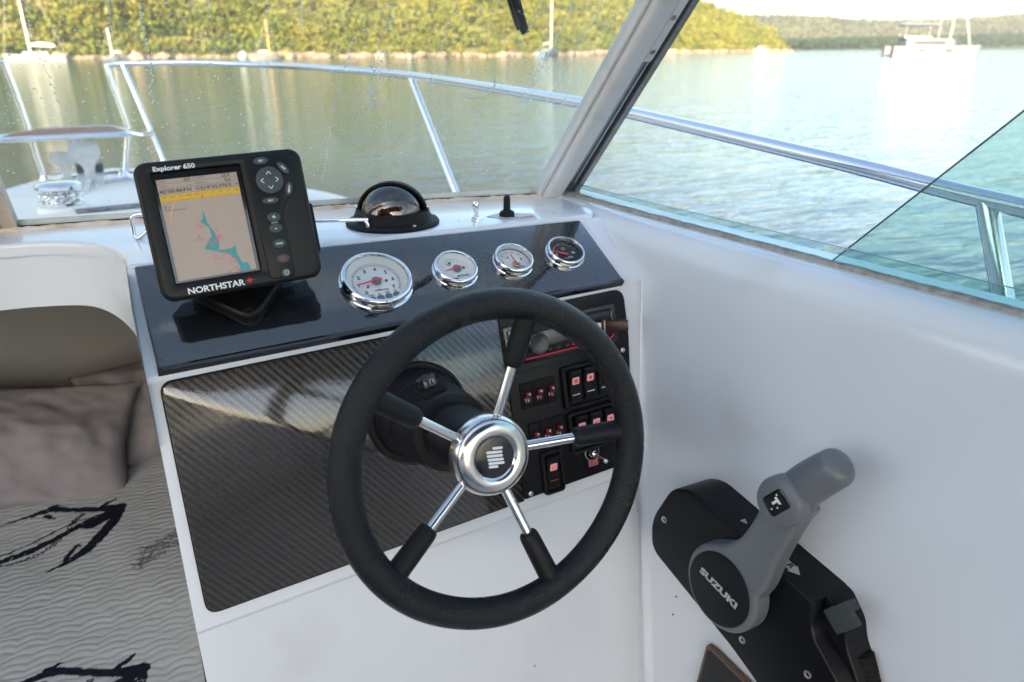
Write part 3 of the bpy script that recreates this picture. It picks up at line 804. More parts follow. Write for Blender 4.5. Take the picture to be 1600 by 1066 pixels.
# ------------------------------------------------------------------ windshield and its starboard post
RK = Vector((0, -.683, .7304)).normalized()
NIN = Vector((0, -.7304, -.683))                                   # into the cabin, square to the glass
def wsb(x):
    for (x0, y0), (x1, y1) in zip(WSB[:-1], WSB[1:]):
        if x0 <= x <= x1: return y0 + (y1 - y0) * (x - x0) / (x1 - x0)
    return WSB[-1][1]
def pane_sheet(x0, x1, s0, s1, th, n=14):
    v = []; f = []
    for k in range(n + 1):
        x = x0 + (x1 - x0) * k / n; b = Vector((x, wsb(x), -.25))
        for s, h in ((s0, 0), (s1, 0), (s1, -th), (s0, -th)): v.append(b + RK * s + NIN * h)
    for k in range(n):
        for i in range(4): f.append((4 * k + i, 4 * k + (i + 1) % 4, 4 * k + 4 + (i + 1) % 4, 4 * k + 4 + i))
    f.append((0, 1, 2, 3)); f.append((4 * n + 3, 4 * n + 2, 4 * n + 1, 4 * n))
    return v, f
WS = thing('windshield', 'raked clear windshield spotted with dried spray above the white dash ledge', 'windshield', (0.25, 1.21, -.25))
inv = lambda o: o.matrix_world.inverted()
def wpart(name, v, f, mat, **k):
    m = Matrix.Translation(-WS.location); return obj(name, [m @ Vector(p) for p in v], f, mat, WS, **k)
v, f = pane_sheet(-.155, .655, .006, 1.06, .005); wpart('pane', v, f, glass_shield)
v, f = pane_sheet(-.155, .655, 1.04, 1.10, .03); wpart('top_rail', v, f, frame_white)
v, f = pane_sheet(-.950, -.168, .002, 1.10, .02); wpart('centre_panel', v, f, M('grey_panel', (.42, .41, .37), .6, var=(5, (.36, .35, .31), .4, .8)))  # opaque panel in mottled warm grey
v, f = pane_sheet(-.169, -.152, -.004, 1.10, .03); v = [p + NIN * .006 for p in v]; wpart('mullion', v, f, putty)
g = Geo(); pp = [Vector((x, wsb(x) - .004, -.2485)) for x in np.linspace(-.155, .655, 30)]; g.tube(pp, .0038, 8); wpart('gasket', g.v, g.f, rubber)
g = Geo(); pp = [Vector((x, wsb(x) - .0125 + random.uniform(-.0012, .0012), -.2497 + random.uniform(-.0004, .0008))) for x in np.linspace(-.30, .665, 150)]; g.tube(pp, [random.uniform(.0042, .0062) for _ in pp], 8); wpart('sealant', g.v, g.f, putty)
g = Geo(); pp = [Vector((x, wsb(x) + .018, -.248)) for x in np.linspace(-.155, .655, 30)]
v = []; f = []
for i, p in enumerate(pp): v += [p + Vector((0, -.012, 0)), p + Vector((0, -.010, .010)), p + Vector((0, .016, .004)), p + Vector((0, .03, -.03))]
for i in range(29):
    for k in range(3): f.append((4 * i + k, 4 * i + k + 1, 4 * i + 5 + k, 4 * i + 4 + k))
wpart('outer_sill', v, f, frame_grey)
FPm = frame((.675, 1.1585, -.25), (1, 0, 0), RK)
PO = thing('windshield_post', 'slanting white and grey windshield post with a black seal and screwed latch plate', 'window post', FPm)
def bar(name, x0, x1, z0, z1, mat, bev, y0=-.012, y1=1.10, **k):
    g = Geo(); g.box(((x0 + x1) / 2, (y0 + y1) / 2, (z0 + z1) / 2), (x1 - x0, y1 - y0, z1 - z0), bev=bev, seg=3); return g.build(name, mat, PO, **k)
bar('edge_trim', -.0265, -.0205, -.012, .010, frame_white, .002)
bar('frame_bar', -.020, .0165, -.02, .022, frame_white, .008)
bar('channel', .017, .0405, -.02, .004, frame_grey, .0015)
bar('channel_lip', .037, .0405, .0045, .0075, frame_grey, .001)
bar('seal', .041, .0495, -.02, -.006, rubber, .001)
bar('outer_bar', .050, .062, -.02, .008, frame_dark, .002)
bar('outer_lip', .0625, .066, -.02, .000, frame_dark, .001)
lp = bar('latch_plate', .0205, .0365, .0045, .0145, frame_white, .0025, .325, .475)
for y in (.345, .405, .457):
    g = Geo(); g.lathe([(.0042, .0145), (.0042, .0158), (.0022, .0166), (.0012, .0150), (0, .0150)], 14); g.build('screw', frame_dark, lp, loc=(.0272, y, 0))
g = Geo()
for k in range(26):
    a = random.uniform(0, 1); r = random.uniform(.002, .0055)
    g.sphere((-.022 + .05 * a, -.006 + random.uniform(-.003, .003), .018 + random.uniform(-.004, .007) - .012 * a), (r * 1.5, r, r), u=8, w=6)
g.build('foot_sealant', putty, PO, smooth=60)

# dried drops and runs of water on the glass
def drops():
    g = Geo()
    def put(x, s, r, st=1.0, side=-.0056):
        if x < -.14 or x > .64: return
        b = Vector((x, wsb(x), -.25)) + RK * s + NIN * side
        u = Vector((1, 0, 0)); k = 6 if r < .0011 else 8
        ring = [b + (u * cos(2 * pi * i / k) * r + RK * sin(2 * pi * i / k) * r * st) for i in range(k)]
        top = b - NIN * r * .45
        n = len(g.v); g.v += ring + [top]; g.f += [(n + i, n + (i + 1) % k, n + k) for i in range(k)]
    for _ in range(1500): put(random.uniform(-.14, .64), .02 + random.random() ** .75 * .62, random.choice((.0005, .0007, .0008, .0010, .0012, .0016)), random.uniform(.8, 1.5))
    for _ in range(22):
        cx, cs = random.uniform(-.12, .6), random.uniform(.15, .6)
        for _ in range(random.randint(15, 45)): put(cx + random.gauss(0, .018), cs + random.gauss(0, .03), random.choice((.0005, .0007, .0009, .0013)), random.uniform(.8, 1.6))
    runs = [(-.06, .5, .25), (.015, .55, .2), (.05, .42, .18), (.12, .5, .12), (.19, .48, .3), (.22, .6, .25), (.29, .35, .28), (.33, .55, .3), (.40, .5, .25), (.46, .55, .2), (.52, .45, .2), (.555, .5, .2), (.60, .42, .22), (.62, .38, .16)]
    for x, s1, L in runs:
        s = s1; xx = x; 
        while s > s1 - L:
            for _ in range(2): put(xx + random.gauss(0, .0008), s, random.choice((.0005, .0006, .0009)), random.uniform(1.2, 3))
            s -= random.uniform(.0015, .006); xx += random.gauss(0, .0009)
    for cx, cs, r in ((.478, .262, .022), (.48, .262, .019), (.474, .266, .024)):
        for k in range(150):
            a = -2.6 + 3.3 * k / 150; put(cx + r * cos(a), cs + r * sin(a) * 1.1, random.choice((.0005, .0007)), 1)
    for cx in (.330, .555):
        for k in range(130): put(cx + random.gauss(0, .006), .22 + random.uniform(0, .11), random.choice((.0006, .0009, .0012)), random.uniform(1, 2.5))
    dm = bpy.data.materials.new('dried_water'); dm.use_nodes = True; t = dm.node_tree; t.nodes.clear()
    o = t.nodes.new('ShaderNodeOutputMaterial'); a = t.nodes.new('ShaderNodeBsdfTransparent'); b = t.nodes.new('ShaderNodeBsdfTranslucent'); c = t.nodes.new('ShaderNodeBsdfGlossy')
    c.inputs['Roughness'].default_value = .1; b.inputs[0].default_value = (.9, .9, .88, 1)
    m1 = t.nodes.new('ShaderNodeMixShader'); m1.inputs[0].default_value = .4; link(t, b.outputs[0], m1.inputs[1]); link(t, c.outputs[0], m1.inputs[2])
    m2 = t.nodes.new('ShaderNodeMixShader'); m2.inputs[0].default_value = .8; link(t, a.outputs[0], m2.inputs[1]); link(t, m1.outputs[0], m2.inputs[2]); link(t, m2.outputs[0], o.inputs[0])
    wpart('water_drops', g.v, g.f, dm, kind='stuff', smooth=60)
drops()

wp = thing('windshield_wiper', 'black wiper arm hanging at the top of the windshield', 'wiper', frame((.5169, .9404, .004), (.70, .0, .0) if 0 else (1, 0, 0), RK))
g = Geo(); d_ = Vector((-.048, .074, 0)).normalized(); pr = Vector((d_.y, -d_.x, 0))
wm = Matrix((pr, d_, Vector((0, 0, 1)))).transposed().to_4x4(); wm.translation = (0, 0, -.022)
g.prism(rpoly([(-.0055, 0), (.0055, 0), (.0065, .10), (.008, .34), (-.008, .34), (-.0065, .10)], .002), -.006, .006, wm, bev=.002); g.build('arm', blk_matt, wp)
g = Geo(); g.prism([(-.009, .004), (-.0055, .004), (-.006, .30), (-.0095, .30)], -.012, -.002, wm); g.build('blade', rubber, wp)
g = Geo(); g.lathe([(.0018, 0), (.0018, .0012), (0, .0012)], 10, wm @ Matrix.Translation((0, .045, .006))); g.build('rivet', screw_m, wp)

# starboard windows: a low fixed pane in the track and a tall slanted pane behind it
def glass_plate(name, outline, th, mat, label, cat):
    """outline given as (y, z) round the pane; the pane follows the track's line"""
    t = thing(name, label, cat, (outline[0][2], outline[0][0], outline[0][1])); mi = Matrix.Translation(-t.location)
    n = len(outline)
    a = [mi @ Vector((x - th / 2, y, z)) for y, z, x in outline]; b = [mi @ Vector((x + th / 2, y, z)) for y, z, x in outline]
    obj('pane', a + b, [tuple(range(n)), tuple(range(n, 2 * n))[::-1]], mat, t, smooth=0)
    obj('polished_edge', a + b, [(i, (i + 1) % n, n + (i + 1) % n, n + i) for i in range(n)], glass_edge, t, smooth=0)
    return t
lowb = []; lowt = []
ys = [1.19, 1.1, 1.0, .9, .8, .684, .6, .5056, .45, .3736, .2, 0, -.3, -.6]
o_ = [(y, -.2475, xt(y) + .004) for y in ys] + [(y, -.2265 + .0035 * (1.17 - y), xt(y) + .004) for y in ys[::-1]]
o_[-1] = (1.175, o_[-1][1], xt(1.175) + .004)
def strip_pane(name, bot, top, th, mat, label, cat):
    t = thing(name, label, cat, (bot[0][2], bot[0][0], bot[0][1])); mi = Matrix.Translation(-t.location); n = len(bot)
    P = lambda L, s: [mi @ Vector((x + s * th / 2, y, z)) for y, z, x in L]
    v = P(bot, -1) + P(top, -1) + P(bot, 1) + P(top, 1)
    f = [(i, i + 1, n + i + 1, n + i) for i in range(n - 1)] + [(2 * n + i, 2 * n + i + 1, 3 * n + i + 1, 3 * n + i) for i in range(n - 1)]
    obj('pane', v, f, mat, t, smooth=60)
    f = [(n + i, n + i + 1, 3 * n + i + 1, 3 * n + i) for i in range(n - 1)] + [(i, i + 1, 2 * n + i + 1, 2 * n + i) for i in range(n - 1)] + [(0, n, 3 * n, 2 * n), (n - 1, 2 * n - 1, 4 * n - 1, 3 * n - 1)]
    obj('polished_edge', v, f, glass_edge, t, smooth=0)
    return t
strip_pane('window_pane', [(y, -.2475, xt(y) + .004) for y in ys], [((y if k else 1.172), -.2265 + .0035 * (1.17 - y), xt(y) + .004) for k, y in enumerate(ys)], .005, glass_low,
           'low strip of greenish glass standing in the track along the starboard side', 'window pane')
S0, S1 = Vector((.614, -.2615)), Vector((.434, -.0735)); q1 = S0 + (S1 - S0) * 4.2
yy = [.614, .5, .434, .3, .15, q1.x]
def edge_z(y): return S0.y + (y - S0.x) / (S1.x - S0.x) * (S1.y - S0.y)
bot = [(y, -.2620, xt(y) + .018) for y in yy] + [(-.9, -.262, xt(-.9) + .018)]
top = [(y, edge_z(y) + (.001 if k == 0 else 0), xt(y) + .018 - .10 * (edge_z(y) + .25)) for k, y in enumerate(yy)] + [(-.9, edge_z(q1.x), xt(-.9) - .06)]
strip_pane('window_pane', bot, top, .006, glass_side, 'tall teal tinted sliding pane with a slanted front edge', 'window pane')

# unseen canvas top added over the cockpit to dim the skylight inside
def bimini():
    g = Geo(); v = []; f = []
    for i in range(9):
        y = .06 - 1.60 * i / 8
        for j in range(13):
            x = -1.15 + 2.05 * j / 12; v.append((x, y, (.60 if 1 else 0) - .10 * ((x + .125) / 1.03) ** 2 - .05 * sin(pi * i / 8 * 2) ** 2))
    for i in range(8):
        for j in range(12): f.append((i * 13 + j, i * 13 + j + 1, (i + 1) * 13 + j + 1, (i + 1) * 13 + j))
    obj('bimini_shade', v, f, M('canvas_slate', (.16, .18, .21), .85), kind='structure', smooth=60)
    for y0, y1 in ((.05, -.35), (-.70, -.45), (-1.53, -.55)):
        P = smoothpath([(-1.14, y1, -.45), (-1.15, (y0 + y1) / 2, .1), (-1.13, y0, .45), (-.6, y0, .565), (-.12, y0, .59), (.36, y0, .565), (.88, y0, .45), (.90, (y0 + y1) / 2, .1), (.88, y1, -.45)], 6)
        g = Geo(); g.tube(P, .0125, 10); g.build('bimini_hoop', steel_rail, kind='structure')
bimini()

# ------------------------------------------------------------------ bow rail, pulpit, windlass
def bow_rail():
    t = thing('bow_rail', 'steel bow rail sweeping round the foredeck on slanting stanchions', 'railing', (1.0, 2.0, -.6)); mi = Matrix.Translation(-t.location)
    stb = [(1.10, -1.0, -.27), (1.08, 0, -.228), (1.06, .553, -.201), (1.06, .871, -.178), (1.06, 1.432, -.144), (1.05, 1.65, -.132), (1.0, 2.74, -.101), (.83, 3.38, -.087), (.66, 3.98, -.084), (.395, 4.22, -.077), (.10, 4.30, -.079), (.014, 4.31, -.085)]
    P = smoothpath(stb, 8)
    g = Geo(); g.tube(P, .0135, 14, mi); g.tube([P[-1], (.022, 4.30, -.16), (.06, 4.295, -.38), (.004, 4.28, -.615)], .0145, 12, mi); g.build('top_rail', steel_rail, t)
    def stanchion(a, b, r):
        g = Geo(); g.tube([a, b], r, 12, mi); o = g.build('stanchion', steel_rail, t)
        d = (Vector(b) - Vector(a)).normalized()
        g = Geo(); g.lathe([(r * 2.4, -.004), (r * 2.4, .006), (r * 1.4, .016), (r * 1.2, .04)], 16, mi @ Matrix.Translation(b)); g.build('base', steel_rail, o)
    stanchion((1.0, 2.74, -.101), (1.06, 2.33, -.63), .0125)
    stanchion((1.06, .605, -.198), (1.06, .432, -.60), .0145)
    stanchion((.085, 4.30, -.08), (.20, 4.12, -.60), .0125)
    # port half, and the pulpit's left leg
    prt = [(-.404, 4.30, -.063), (-.62, 4.22, -.077), (-.90, 3.98, -.084), (-1.1, 3.4, -.087), (-1.26, 2.74, -.10), (-1.32, 1.65, -.132), (-1.34, .8, -.18)]
    P = smoothpath(prt, 8); g = Geo(); g.tube(P, .0135, 14, mi); g.tube([P[0], (-.385, 4.30, -.20), (-.365, 4.295, -.39), (-.36, 4.285, -.50), (-.346, 4.28, -.615)], .0145, 12, mi); g.build('top_rail', steel_rail, t)
    for a in ((-.346, 4.28, -.635), (-.004, 4.28, -.635)):
        g = Geo(); g.lathe([(.052, 0), (.052, .008), (.03, .02), (.019, .05)], 20, mi @ Matrix.Translation(a)); g.build('base', steel_rail, t)
    stanchion((-1.26, 2.74, -.10), (-1.27, 2.33, -.63), .0125)
    # teak step carried between the legs
    g = Geo(); loop = rpoly([(-.50, 3.93, ), (.035, 3.93), (.06, 4.05), (-.02, 4.30), (-.31, 4.30), (-.44, 4.08)], .05)
    g.tube([(x, y, -.378) for x, y in loop], .013, 10, mi, closed=True); g.tube([(-.45, 3.95, -.378), (-.60, 3.80, -.40), (-.72, 3.62, -.46), (-.74, 3.5, -.6)], .013, 10, mi); g.tube([(.05, 4.0, -.378), (.10, 3.98, -.385), (.155, 4.18, -.40)], .013, 10, mi)
    g.build('step_frame', steel_rail, t)
    for k in range(5):
        y = 3.985 + k * .064; x0 = -.43 + max(0, (y - 4.08)) * .55; x1 = .035 - max(0, y - 4.03) * .24
        g = Geo(); g.box(((x0 + x1) / 2, y, -.372), (x1 - x0, .050, .014), mi, bev=.003); g.build('slat', teak, t)
bow_rail()

def windlass():
    zf = -.189 - .1044 * 2.53
    t = thing('anchor_windlass', 'round chrome anchor windlass with chain wrapped about its drum', 'windlass', Matrix.Translation((-.177, 2.53, zf)))
    g = Geo(); g.lathe([(.066, -.01), (.066, .014), (.060, .020), (.05, .022)], 40); g.build('base', deckm, t)
    g = Geo(); g.lathe([(.058, .022), (.058, .030), (.044, .037), (.040, .050), (.044, .062), (.060, .068), (.061, .078), (.052, .086), (.02, .090), (0, .090)], 40); g.build('drum', chrome, t)
    for k in range(20):
        a = 2 * pi * k / 20; g = Geo(); mw = Matrix.Translation((.050 * cos(a), .050 * sin(a), .048)) @ Matrix.Rotation(a, 4, 'Z') @ Matrix.Rotation(radians(50 if k % 2 else -40), 4, 'Y')
        g.tube([(0, .0125 * cos(q) * 1.0, .0075 * sin(q)) for q in np.linspace(0, 2 * pi, 13)[:-1]], .0028, 6, mw @ Matrix.Rotation(pi / 2, 4, 'X') if 0 else mw, closed=True)
        g.build('chain_link', steel, t)
    zb = -.189 - .1044 * 4.12
    r = thing('anchor_roller', 'galvanised bow roller with upright cheeks below the teak step', 'bow roller', Matrix.Translation((-.15, 4.12, zb)))
    gal = M('galvanised', (.55, .58, .60), .4, metal=.7, var=(30, (.40, .43, .45), .4, .8))
    g = Geo(); pts = [(x * .72, y * .85) for x, y in rpoly([(-.02, 0), (.03, 0), (.05, .12), (.10, .17), (.09, .24), (-.08, .25), (-.09, .17), (-.02, .11)], .02)]
    my = Matrix.Rotation(pi / 2, 4, 'X')
    g.prism(pts, .07, .078, my); g.build('cheek', gal, r)
    g = Geo(); g.prism([(x * .8 - .10, y * .72) for x, y in pts], -.078, -.07, my); g.build('cheek', gal, r)
    g = Geo(); g.box((0, .1, .01), (.12, .55, .02), bev=.004); g.build('channel', gal, r)
    g = Geo(); g.lathe([(.035, -.06), (.02, -.02), (.02, .02), (.035, .06)], 20, Matrix.Translation((0, .28, .03)) @ Matrix.Rotation(pi / 2, 4, 'Y')); g.build('roller', rubber, r)
    g = Geo()
    for k in range(26):
        a = k / 25; p = Vector((-.005, -1.45 + 1.42 * a, .085 * (1 - a) + .03)); mw = Matrix.Translation(p) @ Matrix.Rotation(pi / 2 * (k % 2), 4, 'Y')
        g.tube([(.011 * sin(q), .036 * cos(q), 0) for q in np.linspace(0, 2 * pi, 11)[:-1]], .0045, 5, mw, closed=True)
    g.build('anchor_chain', steel, r)
    y = 2.42; zf = -.189 - .1044 * y
    g = Geo(); g.box((0, 0, .006), (.17, .05, .008), Matrix.Rotation(radians(-3), 4, 'X'), bev=.002); o = g.build('tread_strip', M('nonslip', (.05, .055, .06), .8, var=(60, (.16, .17, .18), .45, .6)), loc=(-.055, y, zf)); o.rotation_euler = (0, 0, radians(6))
    tag(o, 'dark speckled non-slip strip on the foredeck beside the windlass', 'tread strip')
windlass()

# ------------------------------------------------------------------ dash panels
def dash_panel(name, poly, rad_, mat, label, F, z0=-.0030, z1=.0022, bev=.0012):
    c = Vector((sum(p[0] for p in poly) / len(poly), sum(p[1] for p in poly) / len(poly)))
    t = thing(name, label, 'dash panel', F @ Matrix.Translation((c.x, c.y, 0)))
    g = Geo(); g.prism(rpoly([(p[0] - c.x, p[1] - c.y) for p in poly], rad_), z0, z1, bev=bev, seg=2)
    g.build('panel', mat, t); return t, c
upP, upc = dash_panel('gauge_panel', [(-.0043, -.0826), (.6298, -.0635), (.6256, .0708), (-.0086, .0828)], [.004, .004, .004, .004], carbon, 'glossy carbon fibre panel holding the row of round gauges', FU, z1=.004)
g = Geo(); g.prism([(-.0046 - upc.x, -.0826 - .004 - upc.y), (.6298 - upc.x, -.0635 - .004 - upc.y), (.6298 - upc.x, -.0635 + .0035 - upc.y), (-.0046 - upc.x, -.0826 + .0035 - upc.y)], -.010, .0052, bev=.001); g.build('edge_strip', blk_gloss, upP)
loP, loc_ = dash_panel('helm_panel', [(-.0014, -.291), (.4300, -.2672), (.4190, .0060), (-.0046, -.0065)], [.016, .001, .001, .014], carbon_low, 'large carbon fibre panel behind the steering wheel', FL)
g = Geo(); a = rpoly([(-.0029 - loc_.x, -.2925 - loc_.y), (.4300 - loc_.x, -.2687 - loc_.y), (.4190 - loc_.x, .0075 - loc_.y), (-.0061 - loc_.x, -.005 - loc_.y)], [.017, .001, .001, .015])
g.prism(a, -.004, .0006); g.build('backing_edge', rubber, loP)

# ------------------------------------------------------------------ round gauges
def gauge(name, u, v, R, h, label, build_dial):
    t = thing(name, label, 'gauge', FU @ Matrix.Translation((u, v, .004)), 'round gauges on the carbon panel')
    k = R
    g = Geo(); g.lathe([(k * 1.0, -.002), (k * 1.03, .0), (k * 1.03, h * .18), (k * .985, h * .25), (k * .985, h * .5), (k * 1.0, h * .62), (k * .99, h * .82), (k * .955, h * .96), (k * .91, h), (k * .875, h * .97), (k * .855, h * .86), (k * .85, h * .4)], 72)
    g.build('bezel', chrome, t, smooth=40)
    build_dial(t, k, h)
    g = Geo(); g.lathe([(k * .853, h * .84), (0, h * .86)], 48); g.build('glass', glass_clear, t)
    return t
def face(t, k, mat, z=.0035):
    g = Geo(); g.lathe([(k * .855, z), (0, z)], 48); g.build('dial', mat, t, smooth=0)
def rehaut(t, k, h, mat, r0=.845, r1=.735):
    g = Geo(); g.lathe([(k * r0, h * .80), (k * r1, .0042)], 64); g.build('inner_ring', mat, t)
def ticks(t, k, a0, a1, n, major, r, z=.0040, mat=ink, L=.055, w=.009):
    g = Geo()
    for i in range(n + 1):
        a = radians(a0 + (a1 - a0) * i / n); m_ = i % major == 0; l = L * (1.6 if m_ else 1); ww = w * (1.5 if m_ else .8)
        g.box((0, 0, 0), (l * k, ww * k, .0002), Matrix.Translation((r * k * cos(a), r * k * sin(a), z)) @ Matrix.Rotation(a, 4, 'Z'))
    g.build('tick_marks', mat, t, kind='stuff', smooth=0)
def needle(t, k, ang, r0, r1, z, mat, w=.05, c=(0, 0), hub=.14, hubm=lamp_g):
    a = radians(ang); mw = Matrix.Translation((c[0] * k, c[1] * k, z)) @ Matrix.Rotation(a, 4, 'Z')
    g = Geo(); g.prism([(-r0 * k, -w * k * .6), (r1 * k, -w * k * .22), (r1 * k * 1.02, 0), (r1 * k, w * k * .22), (-r0 * k, w * k * .6)], 0, .0012, mw); g.build('needle', mat, t)
    g = Geo(); g.lathe([(hub * k, -.0022), (hub * k, -.0004), (hub * k * .8, .0000), (0, .0000)], 28, Matrix.Translation((c[0] * k, c[1] * k, z))); g.build('hub', hubm, t)
def dial_tacho(t, k, h):
    face(t, k, dial_w); rehaut(t, k, h, dial_w)
    ticks(t, k, 222, -30, 70, 10, .66)
    for i, s in enumerate('01234567'):
        a = radians(222 - 36 * i)
        if i == 1: continue
        text('numeral', s, .0085, ink, t, (.505 * k * cos(a), .505 * k * sin(a), .0040), bold=.00012)
    a = radians(184); text('numeral', '1', .0085, ink, t, (.505 * k * cos(a) - .0, .505 * k * sin(a), .0040), bold=.00012)
    needle(t, k, 190, .16, .60, .0085, red_needle, .055)
    g = Geo(); g.lathe([(.045 * k, .0036), (.045 * k, .0046), (0, .0046)], 20, Matrix.Translation((.30 * k, .02 * k, 0))); g.build('peg', lamp_g, t)
    g = Geo(); g.lathe([(.035 * k, .0036), (.035 * k, .0066), (0, .0066)], 20, Matrix.Translation((-.28 * k, -.14 * k, 0))); g.build('peg', lamp_g, t)
    for i in range(4):
        g = Geo(); g.lathe([(.105 * k, .0036), (.10 * k, .0043), (0, .0045)], 24, Matrix.Translation((-.28 * k + .235 * k * i, (-.60 + .02 * i) * k, 0))); g.build('warning_lamp', lamp_g, t)
    for i, s in enumerate(('CHECK', 'OIL', 'TEMP', 'REV')): text('caption', s, .0026, ink, t, (-.28 * k + .235 * k * i, (-.455 + .02 * i) * k, .0040))
    text('caption', 'x1000 r/min', .0040, ink, t, (.06 * k, -.30 * k, .0040))
def dial_trim(t, k, h):
    face(t, k, dial_w); rehaut(t, k, h, dial_w, .845, .70)
    ticks(t, k, 235, 60, 8, 4, .56)
    text('caption', 'UP', .0070, ink, t, (-.12 * k, .42 * k, .0040), rot=radians(20), bold=.0001); text('caption', 'DN', .0056, ink, t, (-.16 * k, -.50 * k, .0040), bold=.0001)
    text('caption', 'SUZUKI', .0048, ink, t, (.24 * k, -.36 * k, .0040))
    needle(t, k, 192, .18, .60, .0075, red_needle, .075, c=(.10, .05), hub=.19)
    g = Geo(); g.lathe([(.075 * k, .0036), (.075 * k, .0050), (0, .0050)], 20, Matrix.Translation((.44 * k, .10 * k, 0))); g.build('peg', lamp_g, t)
def dial_fuel(t, k, h):
    face(t, k, dial_w)
    ticks(t, k, 165, 40, 8, 2, .62, L=.10, w=.018)
    text('caption', 'E', .0072, ink, t, (-.56 * k, -.05 * k, .0040), bold=.0001); text('caption', '1/2', .0056, ink, t, (-.18 * k, .30 * k, .0040)); text('caption', 'F', .0072, ink, t, (.50 * k, .06 * k, .0040), bold=.0001)
    text('caption', 'FUEL', .0044, ink, t, (.30 * k, -.44 * k, .0040))
    needle(t, k, 97, .08, .64, .0075, red_needle, .07, c=(.05, -.30), hub=.20, hubm=brass)
def dial_volt(t, k, h):
    face(t, k, dial_b)
    ticks(t, k, 160, 40, 10, 5, .62, mat=white_pr, L=.08, w=.014)
    text('numeral', '8', .0066, white_pr, t, (-.52 * k, -.06 * k, .0040)); text('numeral', '12', .0066, white_pr, t, (.02 * k, .30 * k, .0040)); text('numeral', '16', .0066, white_pr, t, (.46 * k, -.06 * k, .0040))
    text('caption', 'VOLTS', .0052, white_pr, t, (.02 * k, -.36 * k, .0040))
    needle(t, k, 150, .06, .62, .0075, red_needle, .09, c=(-.08, -.22), hub=.16, hubm=blk_gloss)
    g = Geo(); g.lathe([(.60 * k, .0038), (.66 * k, .0039)], 12, None, radians(125), radians(165)); g.build('red_zone', red_pr, t, smooth=0)
gauge('tachometer', .2695, -.003, .0470, .0165, 'largest gauge, a white faced rev counter numbered 0 to 7', dial_tacho)
gauge('trim_gauge', .3825, -.0015, .0312, .0140, 'small white trim gauge next to the rev counter', dial_trim)
gauge('fuel_gauge', .4735, .0000, .0290, .0140, 'small white fuel gauge with a brass needle hub', dial_fuel)
gauge('volt_meter', .5620, .0025, .0292, .0120, 'small black faced gauge at the starboard end of the row', dial_volt)

